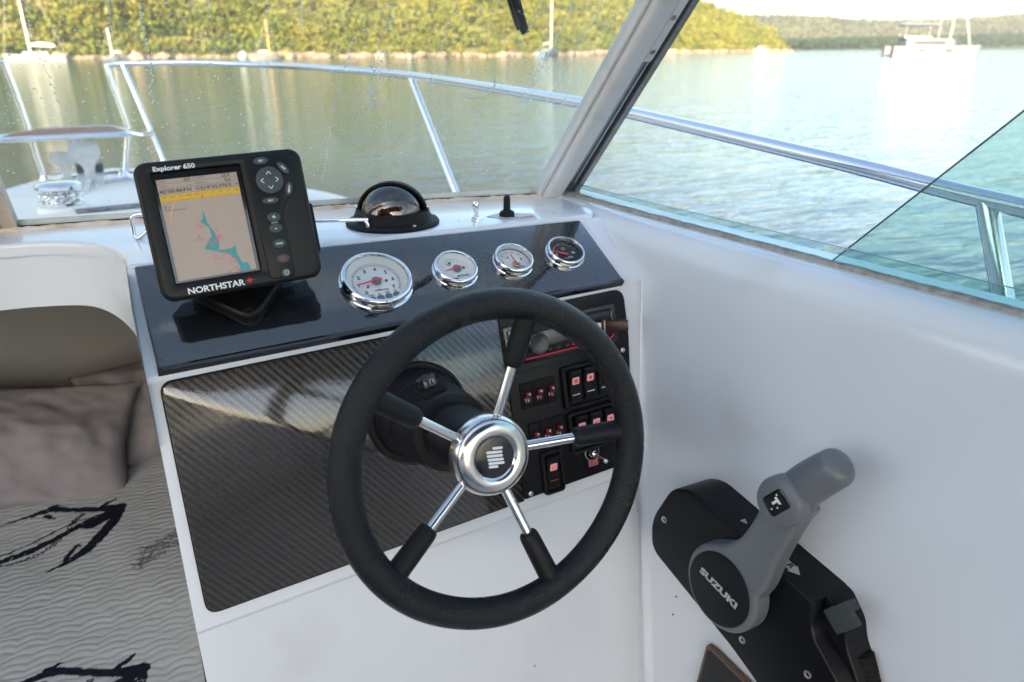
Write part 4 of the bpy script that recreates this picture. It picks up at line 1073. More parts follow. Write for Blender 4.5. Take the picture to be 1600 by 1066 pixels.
# ------------------------------------------------------------------ chart plotter on its bracket
def plotter():
    th = radians(2.2)
    FG = frame((.0137, .8556, -.2629), (1, 0, 0), (0, .238, .971)) @ Matrix.Rotation(th, 4, 'Z')
    def G(u, v, z=0): return (u * cos(th) + v * sin(th), v * cos(th) - u * sin(th), z)
    t = thing('chart_plotter', 'black marine chart plotter showing a beige and teal chart', 'chart plotter', FG @ Matrix.Translation((.0893, 0, -.02)))
    S = Matrix.Translation((-.0893, 0, .02))
    W, H = .1785, .1515
    oc = (W / 2, H / 2)
    g = Geo(); g.prism(rrect(W - .002, H - .002, .013, *oc, n=6), -.046, -.0065, S, bev=.004, seg=3, bottom=False); g.prism(rrect(W - .05, H - .04, .01, *oc), -.062, -.046, S, bev=.003); g.build('casing', blk_gps, t)
    # front frame: rounded outside, sloped down to the screen
    def ring(loops):
        v = []; f = []; n = len(loops[0][0])
        for poly, z in loops: v += [S @ Vector((p[0], p[1], z)) for p in poly]
        for i in range(len(loops) - 1):
            for k in range(n): f.append((i * n + k, i * n + (k + 1) % n, (i + 1) * n + (k + 1) % n, (i + 1) * n + k))
        return v, f
    rc = (.0628, .0790); rw, rh = .0905, .1195
    loops = [(rrect(W, H, .0140, *oc, n=6), -.010), (rrect(W, H, .0140, *oc, n=6), -.0045), (rrect(W - .002, H - .002, .0132, *oc, n=6), -.0018), (rrect(W - .006, H - .006, .0115, *oc, n=6), -.0002), (rrect(W - .012, H - .012, .010, *oc, n=6), .0),
             (rrect(rw + .006, rh + .006, .003, *rc, n=6), .0), (rrect(rw + .003, rh + .003, .002, *rc, n=6), -.0006), (rrect(rw, rh, .0012, *rc, n=6), -.0052)]
    v, f = ring(loops); obj('front_frame', v, f, blk_gps, t, smooth=40)
    g = Geo(); g.prism(rrect(rw, rh, .0012, *rc), -.0062, -.0050, S); g.build('screen_mask', blk_gloss, t)
    # key field, a raised island that narrows below the pad
    kp = rpoly([(.1135, .1478), (.163, .1470), (.1695, .128), (.166, .106), (.150, .092), (.146, .080), (.146, .006), (.1165, .006)], [.006, .010, .012, .012, .008, .008, .006, .006])
    g = Geo(); g.prism(kp, -.001, .0016, S, bev=.0012, seg=3); g.build('key_field', blk_gps, t)
    # screen
    lcd = M('lcd_beige', (.22, .18, .15), .35, emit=.11, spec=.4); teal_s = M('lcd_teal', (.02, .17, .175), .35, emit=.085); yel = M('lcd_yellow', (.40, .24, .02), .35, emit=.085)
    dark = M('lcd_dark', (.03, .027, .026), .5); redl = M('lcd_red', (.42, .03, .06), .5, emit=.1); grey_l = M('lcd_grey', (.14, .12, .11), .5); oran = M('lcd_orange', (.60, .25, .06), .5, emit=.1)
    x0, x1, y0, y1 = .0205, .1045, .0215, .1320
    g = Geo(); g.prism([(x0, y0), (x1, y0), (x1, y1), (x0, y1)], -.0050, -.0046, S); scr = g.build('screen', lcd, t)
    zt = -.0044
    def flat(name, poly, mat, z=zt, par=scr):
        g = Geo(); g.prism(poly, -.00005, .00010, S @ Matrix.Translation((0, 0, z))); return g.build(name, mat, par, smooth=0)
    chart = [(.0568, .0965), (.0579, .094), (.0599, .0825), (.0645, .0727), (.068, .064), (.0685, .0587), (.0667, .0526), (.0699, .0512), (.0799, .0517), (.0854, .0542), (.0851, .0462), (.0892, .0341), (.0953, .0343), (.0972, .0255), (.0865, .0252), (.0859, .0302), (.0837, .0379), (.0778, .045), (.0666, .0495), (.0523, .0543), (.0568, .0615), (.0618, .0678), (.0604, .0773), (.0525, .0847), (.0552, .087), (.0561, .09)]
    flat('sea_area', [G(*p)[:2] for p in chart], teal_s)
    flat('heading_tape', [(x0, .1075), (x1, .1075), (x1, .1155), (x0, .1155)], yel)
    g = Geo()
    for i in range(41):
        xx = x0 + .002 + i * .00198; L = .0026 if i % 5 == 0 else .0013
        g.box((xx, .1077 + L / 2, zt + .0002), (.00028, L, .0001), S)
    for y in (.1158, .1218, .1275): g.box(((x0 + x1) / 2, y, zt + .0001), (x1 - x0, .00022, .0001), S)
    g.box((x0 + .0135, .0985, zt + .0001), (.0215, .0004, .0001), S); g.box((x0 + .0029, .0995, zt + .0001), (.0004, .0022, .0001), S); g.box((x0 + .0241, .0995, zt + .0001), (.0004, .0022, .0001), S)
    g.build('rules', dark, scr, kind='stuff', smooth=0)
    T = lambda s, x, y, size, mat=dark, **k: text('reading', s, size, mat, scr, S @ Vector((x, y, zt + .0002)), ex=.00004, **k)
    T('LOG', x0 + .006, .1297, .0034, grey_l); T('0.0', x0 + .031, .1297, .0052, bold=.00006); T('km|TMP', x0 + .043, .1300, .0034, grey_l); T('23.9', x0 + .0715, .1297, .0052, bold=.00006); T('°C', x0 + .0805, .1302, .0032, grey_l)
    T('COG', x0 + .006, .1244, .0034, grey_l); T('---', x0 + .033, .1240, .0050); T('°M|SOG', x0 + .044, .1244, .0034, grey_l); T('0.0', x0 + .073, .1244, .0052, bold=.00006); T('kn', x0 + .081, .1244, .0032, grey_l)
    T("45°00.864'N  +", x0 + .021, .1187, .0050, bold=.00005, fit=.040); T("014°02.976'E  +", x0 + .063, .1187, .0050, bold=.00005, fit=.040); T('|', x0 + .0415, .1187, .0055)
    for i, s in enumerate(('310', '320', '330', '340', '350', '0', '10', '20', '30', '40')): T(s, x0 + .0045 + i * .0084, .1128, .0034, grey_l)
    g = Geo(); g.box((x0 + .043, .1103, zt + .0003), (.0009, .0055, .0001), S); g.build('heading_mark', redl, scr, smooth=0)
    T('1', x0 + .0035, .1023, .0058, bold=.00006); T('nm', x0 + .0085, .1018, .0034, grey_l)
    g = Geo(); g.tube([S @ Vector((x0 + a, b, zt + .0001)) for a, b in ((.0125, .1074), (.0118, .1035), (.0085, .097), (.0065, .090), (.0045, .0855))], .00035, 5); g.build('chart_line', oran, scr)
    for i, p in enumerate([(.0515, .0823), (.0487, .0688), (.0661, .0704), (.0695, .0669), (.0633, .0655), (.0601, .0576), (.0658, .0507), (.0626, .0458), (.0708, .0448), (.0742, .0475), (.0829, .0391), (.0825, .0306), (.0846, .0272), (.075, .0258), (.0680, .0745), (.0655, .0625), (.0668, .0600), (.0705, .0685), (.0770, .0460), (.0795, .0425)]):
        q = G(*p); T('x', q[0], q[1], .0046, redl, bold=.00008)
    for i, p in enumerate([(.0515, .0785), (.0487, .0645), (.0640, .0415), (.0800, .0365), (.0600, .0610), (.0700, .0640)]):
        q = G(*p); T('WPT0%s' % '123456'[i], q[0], q[1], .0030, redl)
    # printing on the case
    q = G(.0356, .1463); text('model_name', 'Explorer 650', .0068, white_pr, t, S @ Vector((q[0], q[1] - .0018, .0002)), bold=.00022, fit=.0425)
    q = G(.0565, .0102); text('maker_name', 'NORTHSTAR', .0094, white_pr, t, S @ Vector((q[0] + .001, q[1] + .0005, .0002)), bold=.00026, fit=.0610)
    q = G(.0936, .0138); g = Geo(); st = []
    for i in range(16):
        a = 2 * pi * i / 16; r = (.0062 if i % 4 == 0 else .0046) if i % 2 == 0 else .0018
        if i == 0: r = .0085
        st.append((q[0] + r * cos(a), q[1] - .0004 + r * sin(a) * .75))
    g.prism(st, .0, .0004, S); g.build('star_mark', red_pr, t, smooth=0)
    # keys
    def key(u, v, w_, h_, s, rot=0, tcol=white_pr, size=.0030, name='key'):
        q = G(u, v); mw = S @ Matrix.Translation((q[0], q[1], .0016)) @ Matrix.Rotation(rot, 4, 'Z')
        e = [(w_ / 2 * cos(a), h_ / 2 * sin(a)) for a in np.linspace(0, 2 * pi, 29)[:-1]]
        g = Geo(); g.prism(e, -.0006, .0016, mw, bev=.0007, seg=3); k = g.build(name, key_m, t)
        if s:
            o = text('legend', s, size, tcol, k, mw @ Vector((0, 0, .0017)), rot=rot, bold=.00008)
        return k
    key(.1265, .1455, .0165, .0082, 'ESC', radians(2)); key(.1500, .1360, .0170, .0078, 'DISP', radians(-52)); key(.1530, .1120, .0160, .0076, 'MENU', radians(75)); key(.1305, .1005, .0185, .0078, 'ENT')
    pd = key(.1330, .1235, .0305, .0305, None, name='cursor_pad'); q = G(.1330, .1235)
    for a in range(4):
        g = Geo(); r = .0098; mw = S @ Matrix.Translation((q[0], q[1], .0032)) @ Matrix.Rotation(a * pi / 2, 4, 'Z') @ Matrix.Translation((r, 0, 0))
        for sgn in (-1, 1): g.box((0, 0, .0001), (.0042, .0008, .0002), mw @ Matrix.Rotation(radians(sgn * 38), 4, 'Z') @ Matrix.Translation((-.0021, 0, 0)))
        g.build('arrow', white_pr, pd, smooth=0)
    key(.1310, .0815, .0150, .0108, '+', size=.0085); key(.1312, .0690, .0150, .0108, '-', size=.0085); key(.1325, .0510, .0150, .0100, 'PAGE'); key(.1340, .0335, .0150, .0105, 'X', tcol=red_pr, size=.0070); kk = key(.1350, .0170, .0105, .0105, None, name='power_key')
    q = G(.1350, .0170); g = Geo(); mw = S @ Matrix.Translation((q[0], q[1], .0033)); g.tube([(.0027 * cos(a), .0027 * sin(a), 0) for a in np.linspace(0, 2 * pi, 19)[:-1]], .00035, 5, mw, closed=True); g.box((0, 0, 0), (.0006, .0026, .0003), mw); g.build('power_sign', white_pr, kk)
    text('legend', 'RANGE', .0022, white_pr, t, S @ Vector((G(.1311, .0753)[0], G(.1311, .0753)[1], .0018)))
    g = Geo(); g.prism(rrect(.006, .058, .002, W + .0005, .058), -.018, -.006, S, bev=.001); g.build('card_door', blk_matt, t)
    g = Geo(); g.prism(rrect(.05, .05, .01, W * .55, .06), -.10, -.06, S, bev=.004); g.build('back_boss', blk_gps, t)
    # bracket
    b = thing('plotter_bracket', 'black shield shaped bracket foot under the chart plotter', 'bracket', FU @ Matrix.Translation((.1035, .01, .004)))
    B = Matrix.Translation((-.1035, -.01, 0))
    pts = rpoly([(.040, .045), (.048, .014), (.092, -.030), (.1035, -.037), (.116, -.031), (.150, .012), (.156, .045), (.10, .06)], [.008, .01, .012, .008, .012, .01, .008, .02])
    g = Geo(); g.prism(pts, 0, .013, B, bev=.004, seg=3); g.build('foot', blk_gps, b)
    pts2 = [(.1 + (x - .1) * .80, .006 + (y - .006) * .80) for x, y in pts]
    g = Geo(); v = []; f = []; n = len(pts)
    for P_, z in ((pts, .0131), ([(.1 + (x - .1) * .93, .006 + (y - .006) * .93) for x, y in pts], .0150), ([(.1 + (x - .1) * .90, .006 + (y - .006) * .90) for x, y in pts], .0131)): v += [B @ Vector((x, y, z)) for x, y in P_]
    for i in range(2):
        for k in range(n): f.append((i * n + k, i * n + (k + 1) % n, (i + 1) * n + (k + 1) % n, (i + 1) * n + k))
    obj('raised_rim', v, f, blk_gps, b, smooth=60)
    g = Geo(); g.lathe([(.0075, .0130), (.0078, .0138), (.0060, .0142), (.0052, .0132), (0, .0132)], 20, B @ Matrix.Translation((.1035, -.0215, 0))); g.build('screw_well', blk_matt, b)
    g = Geo(); g.lathe([(.0042, .0133), (.0036, .0150), (0, .0154)], 16, B @ Matrix.Translation((.1035, -.0215, 0))); g.build('screw', brass, b)
    g = Geo(); g.prism(rrect(.07, .034, .006, .1, .040), .012, .040, B, bev=.004); g.tube([(.055, .045, .06), (.150, .045, .06)], .012, 16, B); g.build('yoke', blk_gps, b)
plotter()

# ------------------------------------------------------------------ compass, switches and rail on the ledge
def compass():
    t = thing('compass', 'black hooded dome compass standing on the white dash ledge', 'compass', Matrix.Translation((.3500, 1.0640, -.25)))
    g = Geo(); g.lathe([(.070, 0), (.0705, .003), (.068, .0065), (.060, .0085), (.0565, .016), (.0550, .020), (.050, .0215), (0, .0215)], 64); g.build('base', blk_matt, t)
    for k in range(4):
        a = radians(-80 + 82 * k); g = Geo(); g.lathe([(.0032, .0070), (.0030, .0088), (0, .0092)], 12, Matrix.Translation((.0640 * cos(a), .0640 * sin(a), 0))); g.build('screw', screw_m, t)
    # hood: a quarter-open shell over the far side of the dome
    tilt = Matrix.Rotation(radians(24), 4, 'X')
    g = Geo(); v = []; f = []; nu, nv = 40, 14; R = .0535
    cam_side = radians(-62)
    for i in range(nu + 1):
        for j in range(nv + 1):
            a = pi * i / nu; b = radians(-8) + (pi * .62) * j / nv
            p = Vector((R * cos(a), R * sin(a) * sin(b) * 1.0, R * sin(a) * cos(b)))
            v.append(p)
    v2 = []
    for i in range(nu + 1):
        for j in range(nv + 1):
            a = pi * i / nu; b = radians(-8) + (pi * .62) * j / nv; r = R * .93
            v2.append(Vector((r * cos(a), r * sin(a) * sin(b), r * sin(a) * cos(b))))
    N = len(v); c = nv + 1
    for i in range(nu):
        for j in range(nv):
            f.append((i * c + j, i * c + j + 1, (i + 1) * c + j + 1, (i + 1) * c + j)); f.append((N + i * c + j, N + (i + 1) * c + j, N + (i + 1) * c + j + 1, N + i * c + j + 1))
        f.append((i * c, (i + 1) * c, N + (i + 1) * c, N + i * c)); f.append((i * c + nv, N + i * c + nv, N + (i + 1) * c + nv, (i + 1) * c + nv))
    mw = Matrix.Translation((0, 0, .0150)) @ Matrix.Rotation(radians(-28), 4, 'Z') @ Matrix.Diagonal((1, 1, .90, 1))
    g.add(v + v2, f, mw); g.build('hood', blk_matt, t, smooth=50)
    for s in (-1, 1):
        g = Geo(); g.lathe([(.005, 0), (.005, .003), (0, .0035)], 12, mw @ Matrix.Translation((s * .0525, .004, .010)) @ Matrix.Rotation(s * pi / 2, 4, 'Y')); g.build('hood_screw', screw_m, t)
    dome_m = glass_mat('compass_dome', (.60, .42, .27), rough=.01, f0=.11)
    g = Geo(); g.sphere((0, 0, 0), .0455, mw @ Matrix.Translation((0, -.004, .0035)), 48, 20, zmin=-.05); g.build('dome', dome_m, t)
    cardm = M('compass_card', (.05, .028, .016), .4); om = M('compass_orange', (.75, .25, .03), .5)
    g = Geo(); g.lathe([(.036, .004), (.036, .0045), (.030, .0165), (.012, .020), (0, .020)], 40, mw @ Matrix.Translation((0, -.003, .003))); card = g.build('card', cardm, t)
    g = Geo()
    for k in range(36):
        a = 2 * pi * k / 36; L = .009 if k % 3 == 0 else .005
        g.box((0, 0, 0), (.0009, .0006, L), mw @ Matrix.Translation((0, -.003, .003)) @ Matrix.Rotation(a, 4, 'Z') @ Matrix.Translation((.0335, 0, .011)) @ Matrix.Rotation(radians(-27), 4, 'Y'))
    g.build('card_marks', om, card, kind='stuff', smooth=0)
    for k, s in enumerate(('33', 'N', '3', '6', 'E')):
        a = radians(-150 + 30 * k); m3 = mw @ Matrix.Translation((0, -.003, .003)) @ Matrix.Rotation(a + pi / 2, 4, 'Z') @ Matrix.Translation((0, -.0325, .0155)) @ Matrix.Rotation(radians(65), 4, 'X')
        o = text('numeral', s, .0075, om, card, (0, 0, 0), bold=.0002); o.matrix_local = m3
    g = Geo(); g.tube([mw @ Vector((-.012, -.043, .004)), mw @ Vector((-.012, -.030, .030))], .0007, 6); g.build('lubber_line', om, t)
compass()

def bat_toggle():
    t = thing('toggle_switch', 'bare chrome bat toggle switch beside the compass', 'switch', Matrix.Translation((.4737, 1.0285, -.25)))
    g = Geo(); g.lathe([(.0095, 0), (.0095, .0012), (.007, .0018)], 24); g.lathe([(.0075, .0018), (.0075, .0045), (.006, .0052), (.0045, .0052), (.004, .003)], 6); g.build('collar', chrome, t)
    g = Geo(); g.lathe([(.0026, .003), (.0034, .012), (.0048, .021), (.0050, .024), (.0034, .0275), (0, .0283)], 20, Matrix.Rotation(radians(-4), 4, 'Y')); g.build('bat', chrome, t)
    t = thing('toggle_switch', 'black rubber booted toggle switch on a grey label plate', 'switch', Matrix.Translation((.5256, 1.0271, -.25)))
    g = Geo(); g.lathe([(.0135, .001), (.0135, .0055), (.0105, .0085), (.0058, .0105)], 6); g.lathe([(.0058, .010), (.0054, .026), (.0056, .029), (.0036, .0325), (0, .0334)], 20); g.build('boot', rubber, t)
    pm = M('label_grey', (.46, .50, .52), .45, metal=.3)
    g = Geo(); g.prism(rpoly([(-.030, .012), (.004, .026), (.046, -.004), (.035, -.0355), (-.002, -.0375)], [.001, .002, .006, .001, .001]), .0002, .0011); pl = g.build('label_plate', pm, t)
    text('caption', 'V', .0130, red_pr, pl, (.006, -.0225, .0013), rot=radians(4), bold=.00015, fit=.010)
    g = Geo(); g.prism([(.006, -.0285), (.036, -.0245), (.0365, -.0262), (.008, -.0308)], .0011, .0014)
    for k in range(6): g.prism([(.013 + .0038 * k, -.0232), (.0158 + .0038 * k, -.0230), (.0155 + .0038 * k, -.0180), (.0135 + .0038 * k, -.0182)], .0011, .0014)
    g.build('logo_strokes', red_pr, pl, smooth=0)
bat_toggle()
g = Geo(); P = [(.2994, 1.0253, -.251), (.2994, 1.0253, -.240), (.2960, 1.0268, -.2335), (.289, 1.0295, -.232), (.16, 1.073, -.231), (.03, 1.118, -.231), (.018, 1.122, -.236), (.0035, 1.128, -.2475), (-.0005, 1.129, -.2445), (-.001, 1.1295, -.238), (-.001, 1.1295, -.2215), (.002, 1.1285, -.2165), (.010, 1.126, -.2150), (.035, 1.118, -.2150), (.06, 1.11, -.2150)]
g.tube(smoothpath(P, 6), .0028, 12); o = g.build('hand_rail', chrome, loc=None); tag(o, 'thin bent chrome rod along the front of the white ledge', 'rail')
g = Geo(); g.lathe([(.003, 0), (.003, .0006), (0, .0009)], 12); o = g.build('ledge_screw', screw_m, loc=(.4460, 1.0330, -.25)); tag(o, 'tiny screw head in the white ledge between compass and chrome toggle', 'screw')
g = Geo(); g.lathe([(.003, 0), (.003, .0006), (0, .0009)], 12); o = g.build('ledge_screw', screw_m, loc=(.6050, 1.015, -.25)); tag(o, 'tiny screw head in the ledge beside the grey label plate, towards the post', 'screw')

# ------------------------------------------------------------------ switch panel with radio
pan_m = M('switch_plate', (.007, .007, .008), .34, spec=.28, bump=('noise', 420, .55, .0010), rvar=(90, .28, .42))
SWP, swc = dash_panel('switch_panel', [(.4306, -.2660), (.6230, -.2560), (.6325, -.06), (.6290, .0120), (.4205, .0052)], [.002, .006, .01, .018, .003], pan_m, 'black switch panel full of red lit switches at the starboard end of the helm', FL, z0=-.003, z1=.0030)
ST = Matrix.Translation((-swc.x, -swc.y, 0))
TL = radians(1.9)                                                   # the fittings follow the panel's slight slope
def at_sw(u, v, z=.0030): return ST @ Matrix.Translation((u, v, z)) @ Matrix.Rotation(TL, 4, 'Z')
for (u, v) in ((.4405, -.2595), (.6190, -.0800)):
    g = Geo(); g.lathe([(.0038, 0), (.0036, .0014), (.0018, .0018), (.0014, .0008), (0, .0008)], 16, at_sw(u, v)); g.build('screw', screw_m, SWP)
g = Geo()
for k, v in enumerate((-.0765, -.0805)): g.box((0, 0, .0003), (.17, .0011, .0016), at_sw(.520, v))
g.build('ridge', blk, SWP)

def icon(parent, mw, kind):
    """printed sign on a lit lens"""
    g = Geo(); r = .0026
    if kind in ('lamp', 'sun'):
        g.lathe([(r, 0), (0, .00012)], 14, mw)
        for k in range(8):
            a = k * pi / 4; g.box((0, 0, .00006), (.0016, .0006, .00012), mw @ Matrix.Rotation(a, 4, 'Z') @ Matrix.Translation((r + .0012, 0, 0)))
    elif kind == 'ring':
        g.tube([(r * 1.2 * cos(a), r * 1.2 * sin(a), 0) for a in np.linspace(0, 2 * pi, 15)[:-1]], .00035, 4, mw, closed=True)
        g.box((0, 0, 0), (.0062, .0005, .0003), mw); g.box((0, 0, 0), (.0005, .0062, .0003), mw)
    elif kind == 'bulb':
        g.tube([(r * cos(a), r * sin(a), 0) for a in np.linspace(0, 2 * pi, 15)[:-1]], .0004, 4, mw, closed=True)
        for k in range(8):
            a = k * pi / 4; g.box((0, 0, .00006), (.0013, .0005, .00012), mw @ Matrix.Rotation(a, 4, 'Z') @ Matrix.Translation((r + .0016, 0, 0)))
    elif kind == 'wiper':
        g.prism([(-.0032, .002), (.0032, .002), (.0016, -.0012), (-.0016, -.0012)], 0, .00015, mw); g.box((.0008, -.0018, 0), (.0006, .004, .0003), mw @ Matrix.Rotation(.6, 4, 'Z'))
    g.build('sign', red_pr, parent, smooth=0)

lens_cnt = [0]
def rocker(u, v, kind, bar=True, barm=white_pr):
    w_, h_ = .0205, .0490; m = at_sw(u, v, .0045)
    # curved rocker, its lower half pressed in
    g = Geo(); prof = [(-h_ / 2, .0015), (-h_ / 2 + .002, .0042), (-h_ * .28, .0050), (-.002, .0052), (h_ * .12, .0066), (h_ * .30, .0096), (h_ / 2 - .0035, .0122), (h_ / 2 - .0008, .0118), (h_ / 2, .0090), (h_ / 2, .0015)]
    bm = bmesh.new(); a = [bm.verts.new((-w_ / 2, y, z)) for y, z in prof]; b = [bm.verts.new((w_ / 2, y, z)) for y, z in prof]
    for i in range(len(prof)):
        j = (i + 1) % len(prof); bm.faces.new((a[i], a[j], b[j], b[i]))
    bm.faces.new(a[::-1]); bm.faces.new(b); bmesh.ops.recalc_face_normals(bm, faces=bm.faces)
    bmesh.ops.bevel(bm, geom=[e for e in bm.edges if e.calc_face_angle(0) > .9], offset=.0012, segments=2, affect='EDGES')
    g.bm(bm, m); r = g.build('rocker_switch', blk, SWP, smooth=40)
    tilt = Matrix.Translation((0, .0085, .0082)) @ Matrix.Rotation(radians(17), 4, 'X')
    if kind:
        g = Geo(); g.prism(rrect(.0112, .0112, .0014), -.001, .0006, m @ tilt, bev=.0003); g.build('lens', pink_lens, r); icon(r, m @ tilt @ Matrix.Translation((0, 0, .0007)), kind)
    if bar:
        g = Geo(); g.box((0, -.0125, .0053), (.0125, .0011, .0006), m); g.build('mark', barm, r, smooth=0)
    return r
def bezel_block(u, v, w_, h_):
    m = at_sw(u, v); v_ = []; f = []
    lo = [(rrect(w_, h_, .006, n=5), 0), (rrect(w_, h_, .006, n=5), .0055), (rrect(w_ - .003, h_ - .003, .005, n=5), .0075), (rrect(w_ - .009, h_ - .009, .003, n=5), .0075), (rrect(w_ - .010, h_ - .010, .0025, n=5), .0015)]
    n = len(lo[0][0])
    for poly, z in lo: v_ += [m @ Vector((x, y, z)) for x, y in poly]
    for i in range(4):
        for k in range(n): f.append((i * n + k, i * n + (k + 1) % n, (i + 1) * n + (k + 1) % n, (i + 1) * n + k))
    f.append(tuple(range(4 * n, 5 * n)))
    obj('switch_bezel', v_, f, blk, SWP, smooth=40)
bezel_block(.5535, -.1165, .0930, .0650)
for k, kd in enumerate(('sun', 'sun', None)): rocker(.5275 + .0252 * k, -.1165 + .0008 * k, kd)
bezel_block(.5570, -.1850, .0930, .0640)
for k, kd in enumerate(('bulb', 'ring', 'wiper')): rocker(.5310 + .0252 * k, -.1855 + .0008 * k, kd)
bezel_block(.4775, -.2345, .0350, .0660); rocker(.4775, -.2345, 'bulb', barm=red_pr)

def small_rocker(u, v):
    m = at_sw(u, v)
    g = Geo(); g.prism(rrect(.0186, .0375, .0012), 0, .0028, m, bev=.0006); r = g.build('breaker_switch', blk_matt, SWP)
    g = Geo(); g.box((0, .0042, .0052), (.0100, .0100, .0075), m @ Matrix.Rotation(radians(16), 4, 'X'), bev=.0012); g.box((0, -.0060, .0030), (.0100, .0100, .0022), m @ Matrix.Rotation(radians(-4), 4, 'X'), bev=.0006); g.build('red_rocker', red_dark, r)
    text('mark', '0', .0050, white_pr, r, m @ Vector((.0006, .0036, .0106)), rot=TL, bold=.0001); g = Geo(); g.box((.0006, -.0066, .0046), (.0007, .0036, .0004), m); g.build('mark', white_pr, r, smooth=0)
for k in range(3): small_rocker(.4500 + .0192 * k, -.1155 + .0008 * k)
for k in range(3): small_rocker(.4570 + .0192 * k, -.1755 + .0008 * k)

def panel_toggle():
    t = thing('toggle_switch', 'chrome toggle switch on a red ON plate low on the switch panel', 'switch', FL @ Matrix.Translation((.5490, -.2240, .0030)) @ Matrix.Rotation(TL, 4, 'Z'))
    ring = [(.0125 * cos(a), .0125 * sin(a)) for a in np.linspace(0, 2 * pi, 33)[:-1]]
    chrm = M('plate_silver', (.62, .62, .62), .3, metal=.8)
    g = Geo(); g.prism(ring, 0, .0008); g.prism(rrect(.0165, .0145, .001, 0, -.0135), 0, .0009); g.prism(rrect(.0165, .0145, .001, 0, .0135), 0, .0009); pl = g.build('plate', chrm, t, smooth=0)
    g = Geo(); g.prism(rrect(.0140, .0095, .0006, 0, -.0150), .0005, .0012); g.build('red_field', red_pr, pl, smooth=0)
    g = Geo(); g.prism(rrect(.0140, .0095, .0006, 0, .0150), .0005, .0012); g.build('red_field', red_pr, pl, smooth=0)
    g = Geo(); g.prism([(.0110 * cos(a), .0110 * sin(a)) for a in np.linspace(0, 2 * pi, 33)[:-1]], .0003, .0013); g.build('black_field', blk_gloss, pl, smooth=0)
    text('caption', 'ON', .0105, chrm, pl, (0, -.0150, .0013), bold=.0002, fit=.0115); text('caption', 'OFF', .0095, chrm, pl, (0, .0150, .0013), bold=.0001, fit=.0120)
    g = Geo(); g.lathe([(.0075, .0013), (.0075, .0035), (.0065, .0042)], 6); g.lathe([(.0052, .004), (.0050, .0095), (.0042, .0105), (0, .0105)], 20); g.build('nut', chrome, t)
    mw = Matrix.Translation((0, 0, .0085)) @ Matrix.Rotation(radians(24), 4, 'X') @ Matrix.Rotation(radians(16), 4, 'Y')
    g = Geo(); g.lathe([(.0016, 0), (.0022, .010), (.0032, .018), (.0036, .0205), (.0028, .0232), (0, .0242)], 18, mw); g.build('bat', chrome, t)
panel_toggle()

def radio():
    t = thing('car_stereo', 'car stereo with a rotary knob and red lit keys above the switches', 'car stereo', FL @ Matrix.Translation((.5165, -.0385, .0030)) @ Matrix.Rotation(TL, 4, 'Z'))
    W, H = .186, .0580
    g = Geo(); g.prism(rrect(W, H, .004), -.0005, .0050, bev=.002, seg=3); g.build('surround', blk_gloss, t)
    sil = M('stereo_silver', (.28, .28, .27), .35, metal=.6)
    g = Geo(); g.prism(rrect(.170, .0475, .005), .004, .0085, bev=.0015, seg=3); g.build('faceplate', blk, t)
    g = Geo(); g.prism(rrect(.010, .046, .002, -.0820, .0), .005, .0098, bev=.001); g.build('side_trim', sil, t)
    g = Geo(); g.prism([(-.055, .012), (.02, .013), (.03, -.008), (-.05, -.009)], .006, .0093, bev=.001); g.build('display_cover', M('smoked_display', (.10, .10, .095), .18, metal=.4), t)
    g = Geo(); g.prism(rpoly([(.030, .0205), (.078, .0205), (.080, .010), (.040, .009)], .002), .006, .0098, bev=.001); g.build('eject_bar', M('stereo_bar', (.05, .055, .065), .2, metal=.4), t)
    g = Geo(); g.tube([(-.086 + .005, .019, .0088), (-.086 + .005, -.012, .0088)], .0008, 6); g.tube([(.0815, .0195, .0088), (.0825, .004, .0088), (.0815, -.010, .0088)], .0008, 6); g.build('chrome_line', chrome, t)
    g = Geo(); g.tube([(-.066, -.0215, .0092), (.072, -.0215, .0092), (.0790, -.0190, .0092), (.0815, -.0145, .0092)], .0011, 6); g.build('glow_line', red_glow, t)
    g = Geo(); pts = []; g.lathe([(.0160, .007), (.0158, .0185), (.0140, .0205), (.0120, .0202)], 44); g.lathe([(.0120, .0202), (.0008, .0188), (0, .0188)], 8)
    kn = g.build('volume_knob', M('knob_spun', (.06, .062, .065), .28, metal=.8), t, loc=(-.0480, -.0015, 0), smooth=20)
    for k in range(5):
        g = Geo(); g.prism(rrect(.0115, .0055, .001), .007, .0103, bev=.0006); b_ = g.build('preset_key', red_glow if k == 3 else blk, t, loc=(-.0270 + .0145 * k, -.0150, 0))
        g = Geo(); g.box((0, 0, .0104), (.005, .0009, .0002)); g.build('mark', red_pr if k == 3 else M('dim_print', (.20, .12, .12), .6), b_, smooth=0)
    g = Geo(); g.prism(rrect(.030, .009, .001), .007, .0102, bev=.0006); g.build('usb_port', blk_gloss, t, loc=(.062, -.0035, 0))
    u = thing('usb_stick', 'dark red translucent USB stick plugged into the stereo', 'usb stick', FL @ frame((.5660, -.0345, .0135), (.88, -.05, .48), (0, 1, 0)))
    um = M('usb_red', (.035, .007, .006), .3, spec=.3)
    g = Geo(); g.box((.006, 0, 0), (.012, .012, .0045), None, bev=.0006); g.build('plug', sil, u)
    g = Geo(); g.box((.029, 0, 0), (.038, .0175, .0085), None, bev=.0022, seg=3); b_ = g.build('body', um, u)
    g = Geo(); g.box((.0465, 0, 0), (.0055, .0160, .0078), None, bev=.0018); g.build('end_cap', red_dark, b_)
    g = Geo(); g.box((.0145, 0, 0), (.0022, .0182, .0091), None, bev=.0006); g.build('band', sil, b_)
radio()

